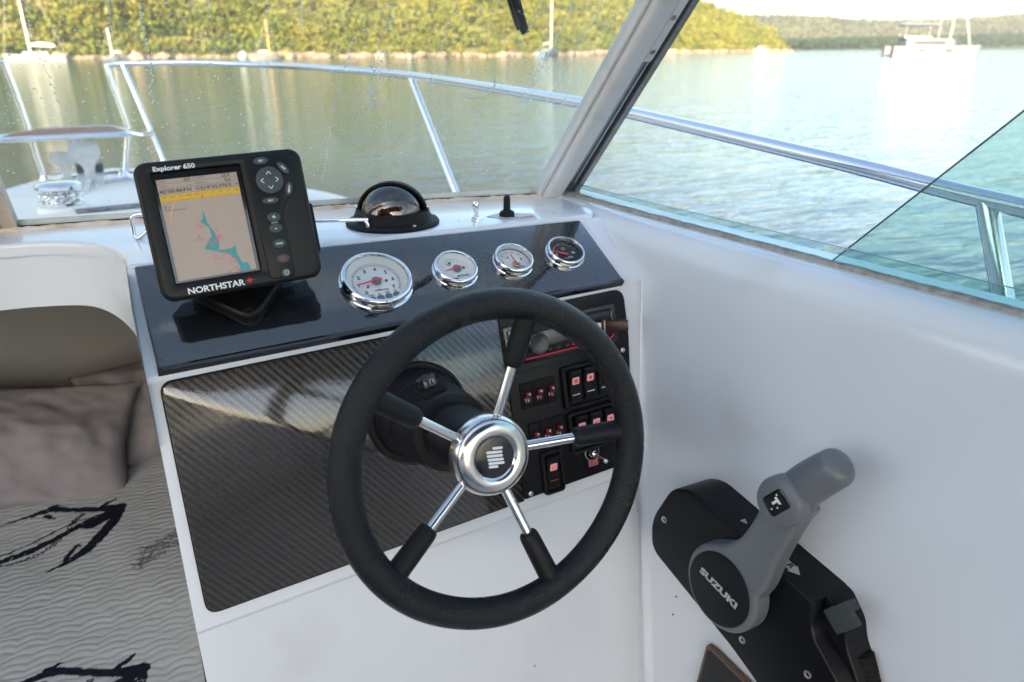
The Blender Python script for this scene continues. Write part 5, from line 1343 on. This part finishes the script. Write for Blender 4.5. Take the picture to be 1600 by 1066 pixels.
# ------------------------------------------------------------------ steering column and wheel
def column():
    t = thing('steering_column', 'black tilting steering column with a star shaped clamp knob', 'steering column', FL @ Matrix.Translation((.289, -.105, .0022)))
    g = Geo(); g.lathe([(.0690, 0), (.0690, .005), (.0670, .0085), (.0645, .0085), (.0640, .0050), (.0615, .0050), (.0610, .0105), (.0590, .014)], 72); g.build('flange', blk, t, smooth=40)
    g = Geo(); g.lathe([(.0590, .010), (.0585, .030), (.0560, .042), (.0530, .046), (.0525, .075), (.0505, .098), (.0490, .104), (.0480, .118), (.0465, .121), (.0360, .122)], 72); g.build('housing', blk, t, smooth=35)
    g = Geo(); g.lathe([(.0360, .110), (.0360, .150)], 48); g.build('inner_sleeve', blk_matt, t)
    mw = Matrix.Rotation(radians(102), 4, 'Z') @ Matrix.Translation((.0480, 0, .092)) @ Matrix.Rotation(radians(90), 4, 'Y')
    g = Geo(); g.box((0, 0, .001), (.034, .030, .012), mw, bev=.002); g.build('clamp_block', blk_matt, t)
    st = []
    for k in range(40):
        a = 2 * pi * k / 40; r = .0108 + .0018 * cos(5 * a); st.append((r * cos(a), r * sin(a)))
    g = Geo(); g.prism(st, .006, .020, mw, bev=.003, seg=3); g.build('clamp_knob', blk_gloss, t)
    for k in range(7):
        a = radians(128 + 3.2 * k); g = Geo(); g.box((.0522, 0, .070), (.0010, .0014, .0035), Matrix.Rotation(a, 4, 'Z'), bev=.0002); g.build('raised_letter', blk_gloss, t)
column()

def wheel():
    t = thing('steering_wheel', 'five spoke steering wheel with a grained black rim and a polished hub', 'steering wheel', FW)
    R, r = .1595, .0158
    g = Geo(); v = []; f = []; nu, nv = 160, 24
    for i in range(nu):
        a = 2 * pi * i / nu
        for j in range(nv):
            b = 2 * pi * j / nv
            # hand-moulded section: a little flatter at the back, finger grips below
            rr = r * (1 + .018 * cos(b * 3 + a * 5)) * (1 - .06 * max(0, -sin(b)) )
            v.append(((R + rr * cos(b)) * cos(a), (R + rr * cos(b)) * sin(a), rr * sin(b)))
    for i in range(nu):
        for j in range(nv): f.append((i * nv + j, ((i + 1) % nu) * nv + j, ((i + 1) % nu) * nv + (j + 1) % nv, i * nv + (j + 1) % nv))
    g.add(v, f); g.build('rim', leather, t, smooth=80)
    for k in range(5):
        a = radians(-1 + 72 * k); d = Vector((cos(a), sin(a), 0))
        p0 = d * .030 + Vector((0, 0, -.0280)); p1 = d * .148 + Vector((0, 0, -.004)); sp = Geo(); sp.tube([p0, p1], .0054, 16)
        s_ = sp.build('spoke', brushed, t)
        q0 = p0.lerp(p1, .56); q1 = p0.lerp(p1, 1.02); dd = (q1 - q0)
        g = Geo(); g.tube([q0 - dd * .008, q0, q0 + dd * .05, q0 + dd * .12, q0 + dd * .5, q1], [.0062, .0088, .0102, .0108, .0112, .0116], 20); g.build('grip', grip_m, s_, smooth=60)
    g = Geo(); g.lathe([(.0300, -.048), (.0385, -.0475), (.0405, -.0445), (.0410, -.0400), (.0405, -.0360), (.0412, -.0355), (.0408, -.0310), (.0390, -.0258), (.0355, -.0222), (.0310, -.0203), (.0260, -.0200), (.0232, -.0208), (.0214, -.0226), (.0208, -.0232), (.0204, -.0236)], 96, Matrix.Translation((0, 0, .010)) @ Matrix.Scale(1.05, 4, Vector((1, 0, 0))) @ Matrix.Scale(1.05, 4, Vector((0, 1, 0))))
    hb = g.build('hub', M('hub_polished', (.74, .71, .67), .18, metal=1, rvar=(40, .14, .26)), t, smooth=50)
    g = Geo(); g.lathe([(.0206, -.0238), (.0204, -.0228), (.0150, -.0221), (0, -.0218)], 48, Matrix.Translation((0, 0, .010)) @ Matrix.Diagonal((1.05, 1.05, 1, 1))); g.build('centre_cap', blk_gloss, hb)
    for k, (cx, cy, wd) in enumerate([(845, 582, 72), (820, 604, 112), (820, 628, 112), (823, 653, 112), (826, 677, 112), (803, 696, 66)]):
        s = .000163 * 1.0; x = (cx - 823) * s; y = -(cy - 641) * s
        g = Geo(); g.prism(rrect(wd * s, 17 * s, 8 * s), 0, .0003, Matrix.Translation((x, y, -.01175)) @ Matrix.Rotation(radians(-9), 4, 'Z')); g.build('emblem_bar', white_pr, hb, smooth=0)
    g = Geo(); g.lathe([(.0330, -.112), (.0375, -.110), (.0378, -.085), (.0370, -.060), (.0375, -.045), (.0350, -.0375)], 64); g.build('collar', blk, t)
wheel()

# ------------------------------------------------------------------ engine control on the starboard side
def engine_control():
    ax = Vector((.0797, -.9968, 0)); up = Vector((.0842, .0067, .9964))
    FT = frame((.60, .5531, -.6389), ax, up)
    t = thing('engine_control', 'black engine control box with a grey throttle lever on the starboard side', 'engine control', FT @ Matrix.Translation((0, 0, -.06)))
    S = Matrix.Translation((0, 0, .06))
    box_m = M('control_black', (.005, .005, .006), .32, spec=.25, bump=('noise', 800, .1, .0006))
    out = rpoly([(-.136, -.040), (-.145, .006), (-.116, .072), (-.082, .0865), (.119, .0500), (.124, .0125), (.172, -.024), (.215, -.110), (.150, -.150), (.0714, -.1071), (.0249, -.0880)], [.018, .03, .03, .022, .004, .015, .02, .02, .02, .01, .01], n=6)
    g = Geo(); g.prism(out, -.075, 0, S, bev=.0045, seg=4); g.build('box', box_m, t, smooth=40)
    low = rpoly([(.100, .052), (.126, .0480), (.149, .024), (.156, .002), (.176, -.024), (.205, -.100), (.17, -.12), (.13, -.02)], [.004, .006, .008, .01, .012, .01, .01, .01])
    g = Geo(); g.prism(low, -.075, -.026, S, bev=.003, seg=3); g.build('cable_cover', box_m, t, smooth=40)
    g = Geo(); m = S @ Matrix.Translation((.1515, .0495, -.008)) @ Matrix.Rotation(radians(53), 4, 'Z')
    g.box((0, 0, 0), (.035, .028, .007), m, bev=.0015); g.box((-.004, .006, -.016), (.018, .012, .028), m, bev=.002); g.build('lock_plate', M('plate_rubber', (.035, .043, .043), .6), t)
    g = Geo(); P = smoothpath([(.163, -.010, -.052), (.178, -.040, -.054), (.205, -.10, -.055), (.235, -.20, -.055)], 30)
    g.tube([S @ Vector(p) for p in P], [(.0125 if k % 4 < 2 else .0112) for k in range(len(P))], 16); g.build('cable', blk_matt, t, smooth=60)
    for a, b in ((-.1194, .0191), (.0411, -.0648), (.134, -.0418)):
        g = Geo(); g.lathe([(.0050, 0), (.0047, .0012), (.0030, .0016), (.0022, -.0004), (0, -.0004)], 16, S @ Matrix.Translation((a, b, 0))); g.build('screw', screw_m, t)
    # R arrow on the upper edge
    m = S @ frame((.062, .0603 + .0008, -.022), (.985, -.172, 0), (0, 0, -1)); wm = M('decal_white', (.36, .36, .35), .5)
    m = S @ Matrix.Translation((.0705, .0592, -.020)) @ frame((0, 0, 0), (.9837, -.178, 0), (0, 0, -1))
    g = Geo(); g.prism([(-.022, -.0062), (.003, -.0062), (.003, -.0090), (.014, 0), (.003, .0090), (.003, .0062), (-.022, .0062)], -.001, .0008, m); ar = g.build('arrow_decal', wm, t, smooth=0)
    o = text('caption', 'R', .0120, rubber, ar, (0, 0, 0), bold=.0003); o.matrix_local = m @ Matrix.Translation((.000, 0, .0010)) @ Matrix.Rotation(0, 4, 'Z')
    m = S @ Matrix.Translation((-.0105, .0738, -.026)) @ frame((0, 0, 0), (.9837, -.178, 0), (0, 0, -1))
    g = Geo(); g.prism([(-.002, -.0045), (.006, 0), (-.002, .0045)], -.001, .0008, m); g.build('neutral_decal', wm, t, smooth=0)
    # lever: hub disc, flat arm, round bent grip
    dc = [(.012 + .0565 * cos(radians(q)), .003 + .0565 * sin(radians(q))) for q in np.linspace(112, 380, 56)]
    side = smoothpath([Vector((p[0], p[1], 0)) for p in [dc[-1], (.0735, .046), (.0800, .085), (.0890, .122), (.0960, .146), (.103, .163)]], 6)[1:]
    side2 = smoothpath([Vector((p[0], p[1], 0)) for p in [(.0440, .152), (.0390, .122), (.0260, .088), (.0080, .066), dc[0]]], 6)[:-1]
    gg = Geo(); gg.prism(dc + [(p.x, p.y) for p in side] + [(.094, .176), (.058, .172)] + [(p.x, p.y) for p in side2], .002, .0265, S, bev=.0065, seg=4); lev = gg.build('lever', grey_pl, t, smooth=50)
    P = smoothpath([(.0680, .146, .0130), (.0735, .163, .0135), (.0830, .182, .0140), (.0970, .2020, .0140), (.1140, .2230, .0130)], 8)
    n = len(P); rs = [.0220 + .0018 * sin(pi * k / (n - 1)) for k in range(n)]
    d = (P[-1] - P[-2]).normalized()
    for k in range(1, 8):
        a = k / 7 * pi / 2; P.append(P[n - 1] + d * (.014 * sin(a))); rs.append(rs[n - 1] * max(.12, cos(a) ** .6) if k < 7 else rs[n - 1] * .10)
    d0 = (P[0] - P[1]).normalized(); P0 = [P[0] + d0 * .012 * x for x in (1, .85, .5)]; r0 = [.014, .020, .0245]
    gg = Geo(); gg.tube([S @ p for p in P0 + P], r0 + rs, 32); gg.build('lever_grip', grey_pl, lev, smooth=70)
    m = S @ Matrix.Translation((.0770, .1690, .0380)) @ Matrix.Rotation(radians(-38), 4, 'Z') @ Matrix.Rotation(radians(-6), 4, 'X')
    gg = Geo(); gg.lathe([(.0290, -.012), (.0285, .002), (.0265, .0068), (.0235, .0085), (0, .0085)], 48, m); gg.build('switch_boss', grey_pl, lev, smooth=50)
    gg = Geo(); gg.prism(rrect(.0235, .0300, .005), .004, .0098, m, bev=.001); gg.build('trim_switch', blk_gloss, lev)
    gg = Geo(); gg.prism(rrect(.0190, .0250, .004, 0, -.0005), .0085, .0112, m @ Matrix.Rotation(radians(5), 4, 'X'), bev=.001); gg.build('trim_rocker', blk, lev)
    gg = Geo(); mm = m @ Matrix.Translation((0, 0, .0113)) @ Matrix.Rotation(radians(5), 4, 'X')
    gg.prism([(-.0050, .0060), (.0045, .0070), (.0030, .0035), (.0005, .0035), (.0005, -.0040), (-.0025, -.0040), (-.0025, .0030), (-.0055, .0030)], 0, .0003, mm)
    for (a, b) in ((.0055, -.0005), (.0035, -.0085), (-.0065, .0075)): gg.lathe([(.0011, 0), (.0011, .0003), (0, .0003)], 10, mm @ Matrix.Translation((a, b, 0)))
    gg.build('trim_mark', white_pr, lev, smooth=0)
    gg = Geo(); gg.prism([(.012 + .0475 * cos(a), .003 + .0475 * sin(a)) for a in np.linspace(0, 2 * pi, 73)[:-1]], .0270, .0302, S, bev=.001); hc = gg.build('hub_cover', M('cover_black', (.008, .010, .012), .5, spec=.25), lev)
    text('maker_name', 'SUZUKI', .0125, M('name_grey', (.42, .43, .43), .5), hc, S @ Vector((.0125, .006, .0304)), rot=radians(-12), bold=.00055, fit=.0640)
    # locker mouth below: a flat dark plate painted for its shaded inside
    FT2 = FT @ Matrix.Translation((0, 0, -.0545))
    k = thing('side_locker', 'locker mouth painted as a dark plate with a brown lip below the engine control', 'locker', FT2 @ Matrix.Translation((-.01, -.25, 0))); S2 = Matrix.Translation((.01, .25, 0))
    tri = [(-.0480, -.1620), (.06, -.1720), (.20, -.34), (-.06, -.36)]
    g = Geo(); g.prism(rpoly(tri, .006), -.004, .0040, S2, bev=.001); g.build('lip', M('lip_brown', (.13, .08, .055), .5), k)
    tri2 = [(-.0440, -.1675), (.057, -.1765), (.19, -.335), (-.055, -.352)]
    g = Geo(); g.prism(rpoly(tri2, .006), .002, .0046, S2); g.build('inside_shade_plate', M('locker_shade', (.008, .008, .009), .35, var=(12, (.02, .016, .014), .45, .7)), k)
    for (a, b) in ((-.1214, -.1336), (-.1215, -.1669)):
        g = Geo(); g.lathe([(.0016, 0), (.0016, .0007), (0, .0007)], 8); o = g.build('screw_hole', rubber); o.matrix_world = FT2 @ Matrix.Translation((a, b, -.0012))
        tag(o, ('upper' if b > -.15 else 'lower') + ' tiny dark screw hole in the white side left of the engine control box', 'screw hole', 'screw holes by the engine control')
engine_control()

# ------------------------------------------------------------------ berth: quilt and pillows
def quilt():
    x0, x1, y0, y1 = -.92, -.0195, .58, 1.66; st = .0022
    xs = np.arange(x0, x1 + 1e-6, st); ys = np.arange(y0, y1, st); X, Y = np.meshgrid(xs, ys, indexing='ij')
    # quilting: rows of scalloped waves, drifting a little, broken into columns
    p = .0130; lam = .040
    Xw = X + .010 * (fbm(X + 3, Y + 3, .05, 3, 50) - .5); Yw = (Y + .012 * (fbm(X + 5, Y + 1, .06, 3, 54) - .5)) / p
    def bound(r):
        q = Xw / lam + .5 * np.mod(r, 2) + .30 * np.sin(r * 2.3 + np.floor(Xw / .3))
        return r + .62 * np.abs(np.sin(pi * q)) ** .8
    r = np.floor(Yw); r = np.where(Yw < bound(r), r - 1, r)
    tt = np.clip((Yw - bound(r)) / np.maximum(.15, bound(r + 1) - bound(r)), 0, 1)
    h = .0018 * np.sin(pi * tt) ** .6 * (.55 + .8 * fbm(X + 1, Y + 1, .03, 2, 56))
    h += .007 * (fbm(X + 5, Y + 7, .14, 3, 51) - .5) + .0018 * (fbm(X + 5, Y + 7, .03, 3, 52) - .5)
    Z = -.784 + h
    Z -= .25 * np.clip(.70 - Y, 0, None) ** 1.5 * 4
    v = np.stack([X, Y, Z], -1).reshape(-1, 3); ny = len(ys); nx = len(xs)
    i, j = np.meshgrid(np.arange(nx - 1), np.arange(ny - 1), indexing='ij'); a = (i * ny + j).ravel()
    F = np.stack([a, a + ny, a + ny + 1, a + 1], 1)
    me = bpy.data.meshes.new('quilt'); me.vertices.add(len(v)); me.vertices.foreach_set('co', v.ravel().astype(np.float32))
    me.loops.add(F.size); me.loops.foreach_set('vertex_index', F.ravel().astype(np.int32)); me.polygons.add(len(F))
    me.polygons.foreach_set('loop_start', np.arange(0, F.size, 4, dtype=np.int32)); me.polygons.foreach_set('loop_total', np.full(len(F), 4, dtype=np.int32)); me.update(calc_edges=True)
    # printed anchors (navy) and a sketched wreath (brown): flat print on the cloth
    px, py = v[:, 0], v[:, 1]; wx = px + .0013 * (fbm(px, py, .008, 2, 60) - .5) * 2; wy = py + .0013 * (fbm(px + 9, py, .008, 2, 61) - .5) * 2
    mask = np.zeros(len(v)); brown = np.zeros(len(v))
    def seg(p, q, w0, w1, tgt=None, val=1.0):
        ax_, ay_ = p; bx_, by_ = q; dx, dy = bx_ - ax_, by_ - ay_; L = dx * dx + dy * dy
        t = np.clip(((wx - ax_) * dx + (wy - ay_) * dy) / L, 0, 1); d = np.hypot(wx - ax_ - t * dx, wy - ay_ - t * dy)
        m = d < 1.4 * (w0 + (w1 - w0) * t); (mask if tgt is None else tgt)[m] = val
    def curve(pts, ws, **k):
        P = smoothpath([Vector((a, b, 0)) for a, b in pts], 8); n = len(P) - 1
        for q in range(n):
            wa = np.interp(q / n, np.linspace(0, 1, len(ws)), ws); wb = np.interp((q + 1) / n, np.linspace(0, 1, len(ws)), ws)
            seg((P[q].x, P[q].y), (P[q + 1].x, P[q + 1].y), wa, wb, **k)
    def anchor(ox, oy, sc):
        def Q(pts): return [(ox + (a + .1101) * sc, oy + (b - 1.3396) * sc) for a, b in pts]
        curve(Q([(-.1101, 1.3396), (-.145, 1.349), (-.19, 1.372), (-.2171, 1.385), (-.255, 1.381), (-.300, 1.372)]), [.0075, .0055, .0045, .0055, .0035, .0006])
        curve(Q([(-.195, 1.374), (-.225, 1.392), (-.205, 1.397)]), [.004, .0035, .001])
        curve(Q([(-.228, 1.368), (-.215, 1.352)]), [.004, .001])
        curve(Q([(-.1101, 1.3396), (-.120, 1.300), (-.140, 1.262), (-.160, 1.232), (-.190, 1.208), (-.222, 1.193)]), [.0065, .0072, .0075, .007, .0050, .0006])
        curve(Q([(-.165, 1.226), (-.158, 1.246)]), [.005, .001]); curve(Q([(-.195, 1.215), (-.180, 1.245), (-.172, 1.243)]), [.003, .003, .001])
        curve(Q([(-.118, 1.330), (-.155, 1.317), (-.20, 1.294), (-.25, 1.270), (-.30, 1.258)]), [.008, .006, .0045, .0055, .0050])
        curve(Q([(-.128, 1.318), (-.155, 1.298), (-.175, 1.302)]), [.006, .006, .002])
        curve(Q([(-.165, 1.325), (-.20, 1.318), (-.25, 1.292), (-.31, 1.268)]), [.0016, .0016, .0014, .0016])
        curve(Q([(-.150, 1.350), (-.128, 1.366), (-.118, 1.372)]), [.003, .0028, .0018])
        L = smoothpath([Vector((a, b, 0)) for a, b in Q([(-.172, 1.345), (-.185, 1.325), (-.200, 1.290), (-.225, 1.262), (-.262, 1.248), (-.31, 1.246)])], 7)
        for q in range(len(L) - 1):
            w_ = .0042 * sc if q % 2 == 0 else .0024 * sc; p = L[q]; d = np.hypot(wx - p.x, wy - p.y); mask[(d < w_ * 1.15) & (d > w_ * .45)] = 1
    anchor(-.1101, 1.3396, 1.0); anchor(-.0935, .9080, 1.0); anchor(-.47, 1.10, 1.0); anchor(-.62, 1.45, .9)
    mask[(fbm(px, py, .0035, 2, 64) > .80) & (fbm(px + 1, py, .03, 2, 65) > .5)] *= .3
    rs = random.Random(4)
    for _ in range(90):
        a = rs.uniform(.1, 1); cx = -.098 + .092 * a; cy = 1.150 + .060 * a + rs.uniform(-.022, .022); an = rs.gauss(.5, .7); L = rs.uniform(.012, .035)
        seg((cx - L * cos(an) / 2, cy - L * sin(an) / 2), (cx + L * cos(an) / 2, cy + L * sin(an) / 2), .0009, .0005, brown, rs.uniform(.5, .95))
    at = me.attributes.new('navy_print', 'FLOAT', 'POINT'); at.data.foreach_set('value', mask.astype(np.float32))
    at = me.attributes.new('brown_print', 'FLOAT', 'POINT'); at.data.foreach_set('value', brown.astype(np.float32))
    m = M('quilt_cloth', (.40, .41, .39), .9, bump=('noise', 1500, .25, .0006), spec=.15); t = m.node_tree; p = t.nodes['Principled BSDF']
    last = None
    for nm, c0, c1 in (('brown_print', (.42, .42, .395, 1), (.075, .060, .058, 1)), ('navy_print', None, (.010, .011, .020, 1))):
        a = t.nodes.new('ShaderNodeAttribute'); a.attribute_name = nm; mx = t.nodes.new('ShaderNodeMix'); mx.data_type = 'RGBA'; link(t, a.outputs['Fac'], mx.inputs[0])
        if last is None: mx.inputs[6].default_value = c0
        else: link(t, last.outputs[2], mx.inputs[6])
        mx.inputs[7].default_value = c1; last = mx
    link(t, last.outputs[2], p.inputs['Base Color'])
    o = wrap('quilt', me, m, smooth=80); tag(o, 'grey quilted bedspread printed with navy anchors on the cabin berth', 'bedspread')
quilt()

pil_m = M('pillow_cloth', (.26, .235, .24), .95, bump=('noise', 900, .35, .0012), spec=.1, var=(8, (.235, .212, .217), .4, .7))
def pillow(loc, rx, spin, rz, w_, h_, th_, label, seed):
    n = 44; v = []; f = []
    u = np.linspace(-1, 1, n + 1); U, V = np.meshgrid(u, u, indexing='ij')
    e = (np.clip(1 - np.abs(U) ** 2.4, 0, 1) * np.clip(1 - np.abs(V) ** 2.4, 0, 1)) ** .50
    pin = 1 - .10 * (1 - np.abs(U) ** 2) * np.abs(V) ** 4; pin2 = 1 - .10 * (1 - np.abs(V) ** 2) * np.abs(U) ** 4
    wr = (fbm(U + 4 + seed, V * .45 + U * .3 + 4, .22, 3, 70 + seed) - .5) * .030 * e + (fbm(U + seed, V + 3, .6, 2, 75 + seed) - .5) * .04 * e - np.abs(fbm(U * 1.4 + V * .9 + 11 + seed, V * 1.1 - U * .5 + 17, .42, 3, 90 + seed) - .5) * .026 * e
    for s in (1, -1):
        Z = s * (th_ / 2 * e) + wr
        v += list(np.stack([U * w_ / 2 * pin2, V * h_ / 2 * pin, Z], -1).reshape(-1, 3))
    N = (n + 1) ** 2
    for i in range(n):
        for j in range(n):
            a = i * (n + 1) + j; f.append((a, a + n + 1, a + n + 2, a + 1)); f.append((N + a, N + a + 1, N + a + n + 2, N + a + n + 1))
    bm = bmesh.new(); vs = [bm.verts.new(p) for p in v]
    for q in f: bm.faces.new([vs[i] for i in q])
    bmesh.ops.remove_doubles(bm, verts=bm.verts, dist=1e-5); bmesh.ops.recalc_face_normals(bm, faces=bm.faces)
    me = bpy.data.meshes.new('pillow'); bm.to_mesh(me); bm.free()
    o = wrap('pillow', me, pil_m, smooth=80); o.matrix_world = Matrix.Translation(loc) @ Matrix.Rotation(rz, 4, 'Z') @ Matrix.Rotation(rx, 4, 'X') @ Matrix.Rotation(spin, 4, 'Z'); tag(o, label, 'pillow', 'pillows on the berth')
pillow((-.262, 1.525, -.712), radians(40), radians(-9), radians(-3), .40, .27, .10, 'brownish grey pillow leaning on the cabin wall, in full view', 1)
pillow((.02, 1.60, -.715), radians(45), radians(6), radians(4), .36, .25, .11, 'brownish grey pillow tucked behind the other, half hidden by the console edge', 2)

# ------------------------------------------------------------------ evening air over the bay
hz = bpy.data.materials.new('haze_air'); hz.use_nodes = True; t = hz.node_tree; t.nodes.clear()
o_ = t.nodes.new('ShaderNodeOutputMaterial'); pv = t.nodes.new('ShaderNodeVolumePrincipled')
pv.inputs['Color'].default_value = (.86, .92, 1.0, 1); pv.inputs['Density'].default_value = .00035; pv.inputs['Anisotropy'].default_value = .2
link(t, pv.outputs[0], o_.inputs['Volume'])
g = Geo(); g.box((0, 0, (WATER - 1 + 110) / 2), (2 * R0 + 60, 2 * R0 + 60, 110 - (WATER - 1))); g.build('haze', hz, kind='stuff', smooth=0, label='thin pale evening haze over the bay')
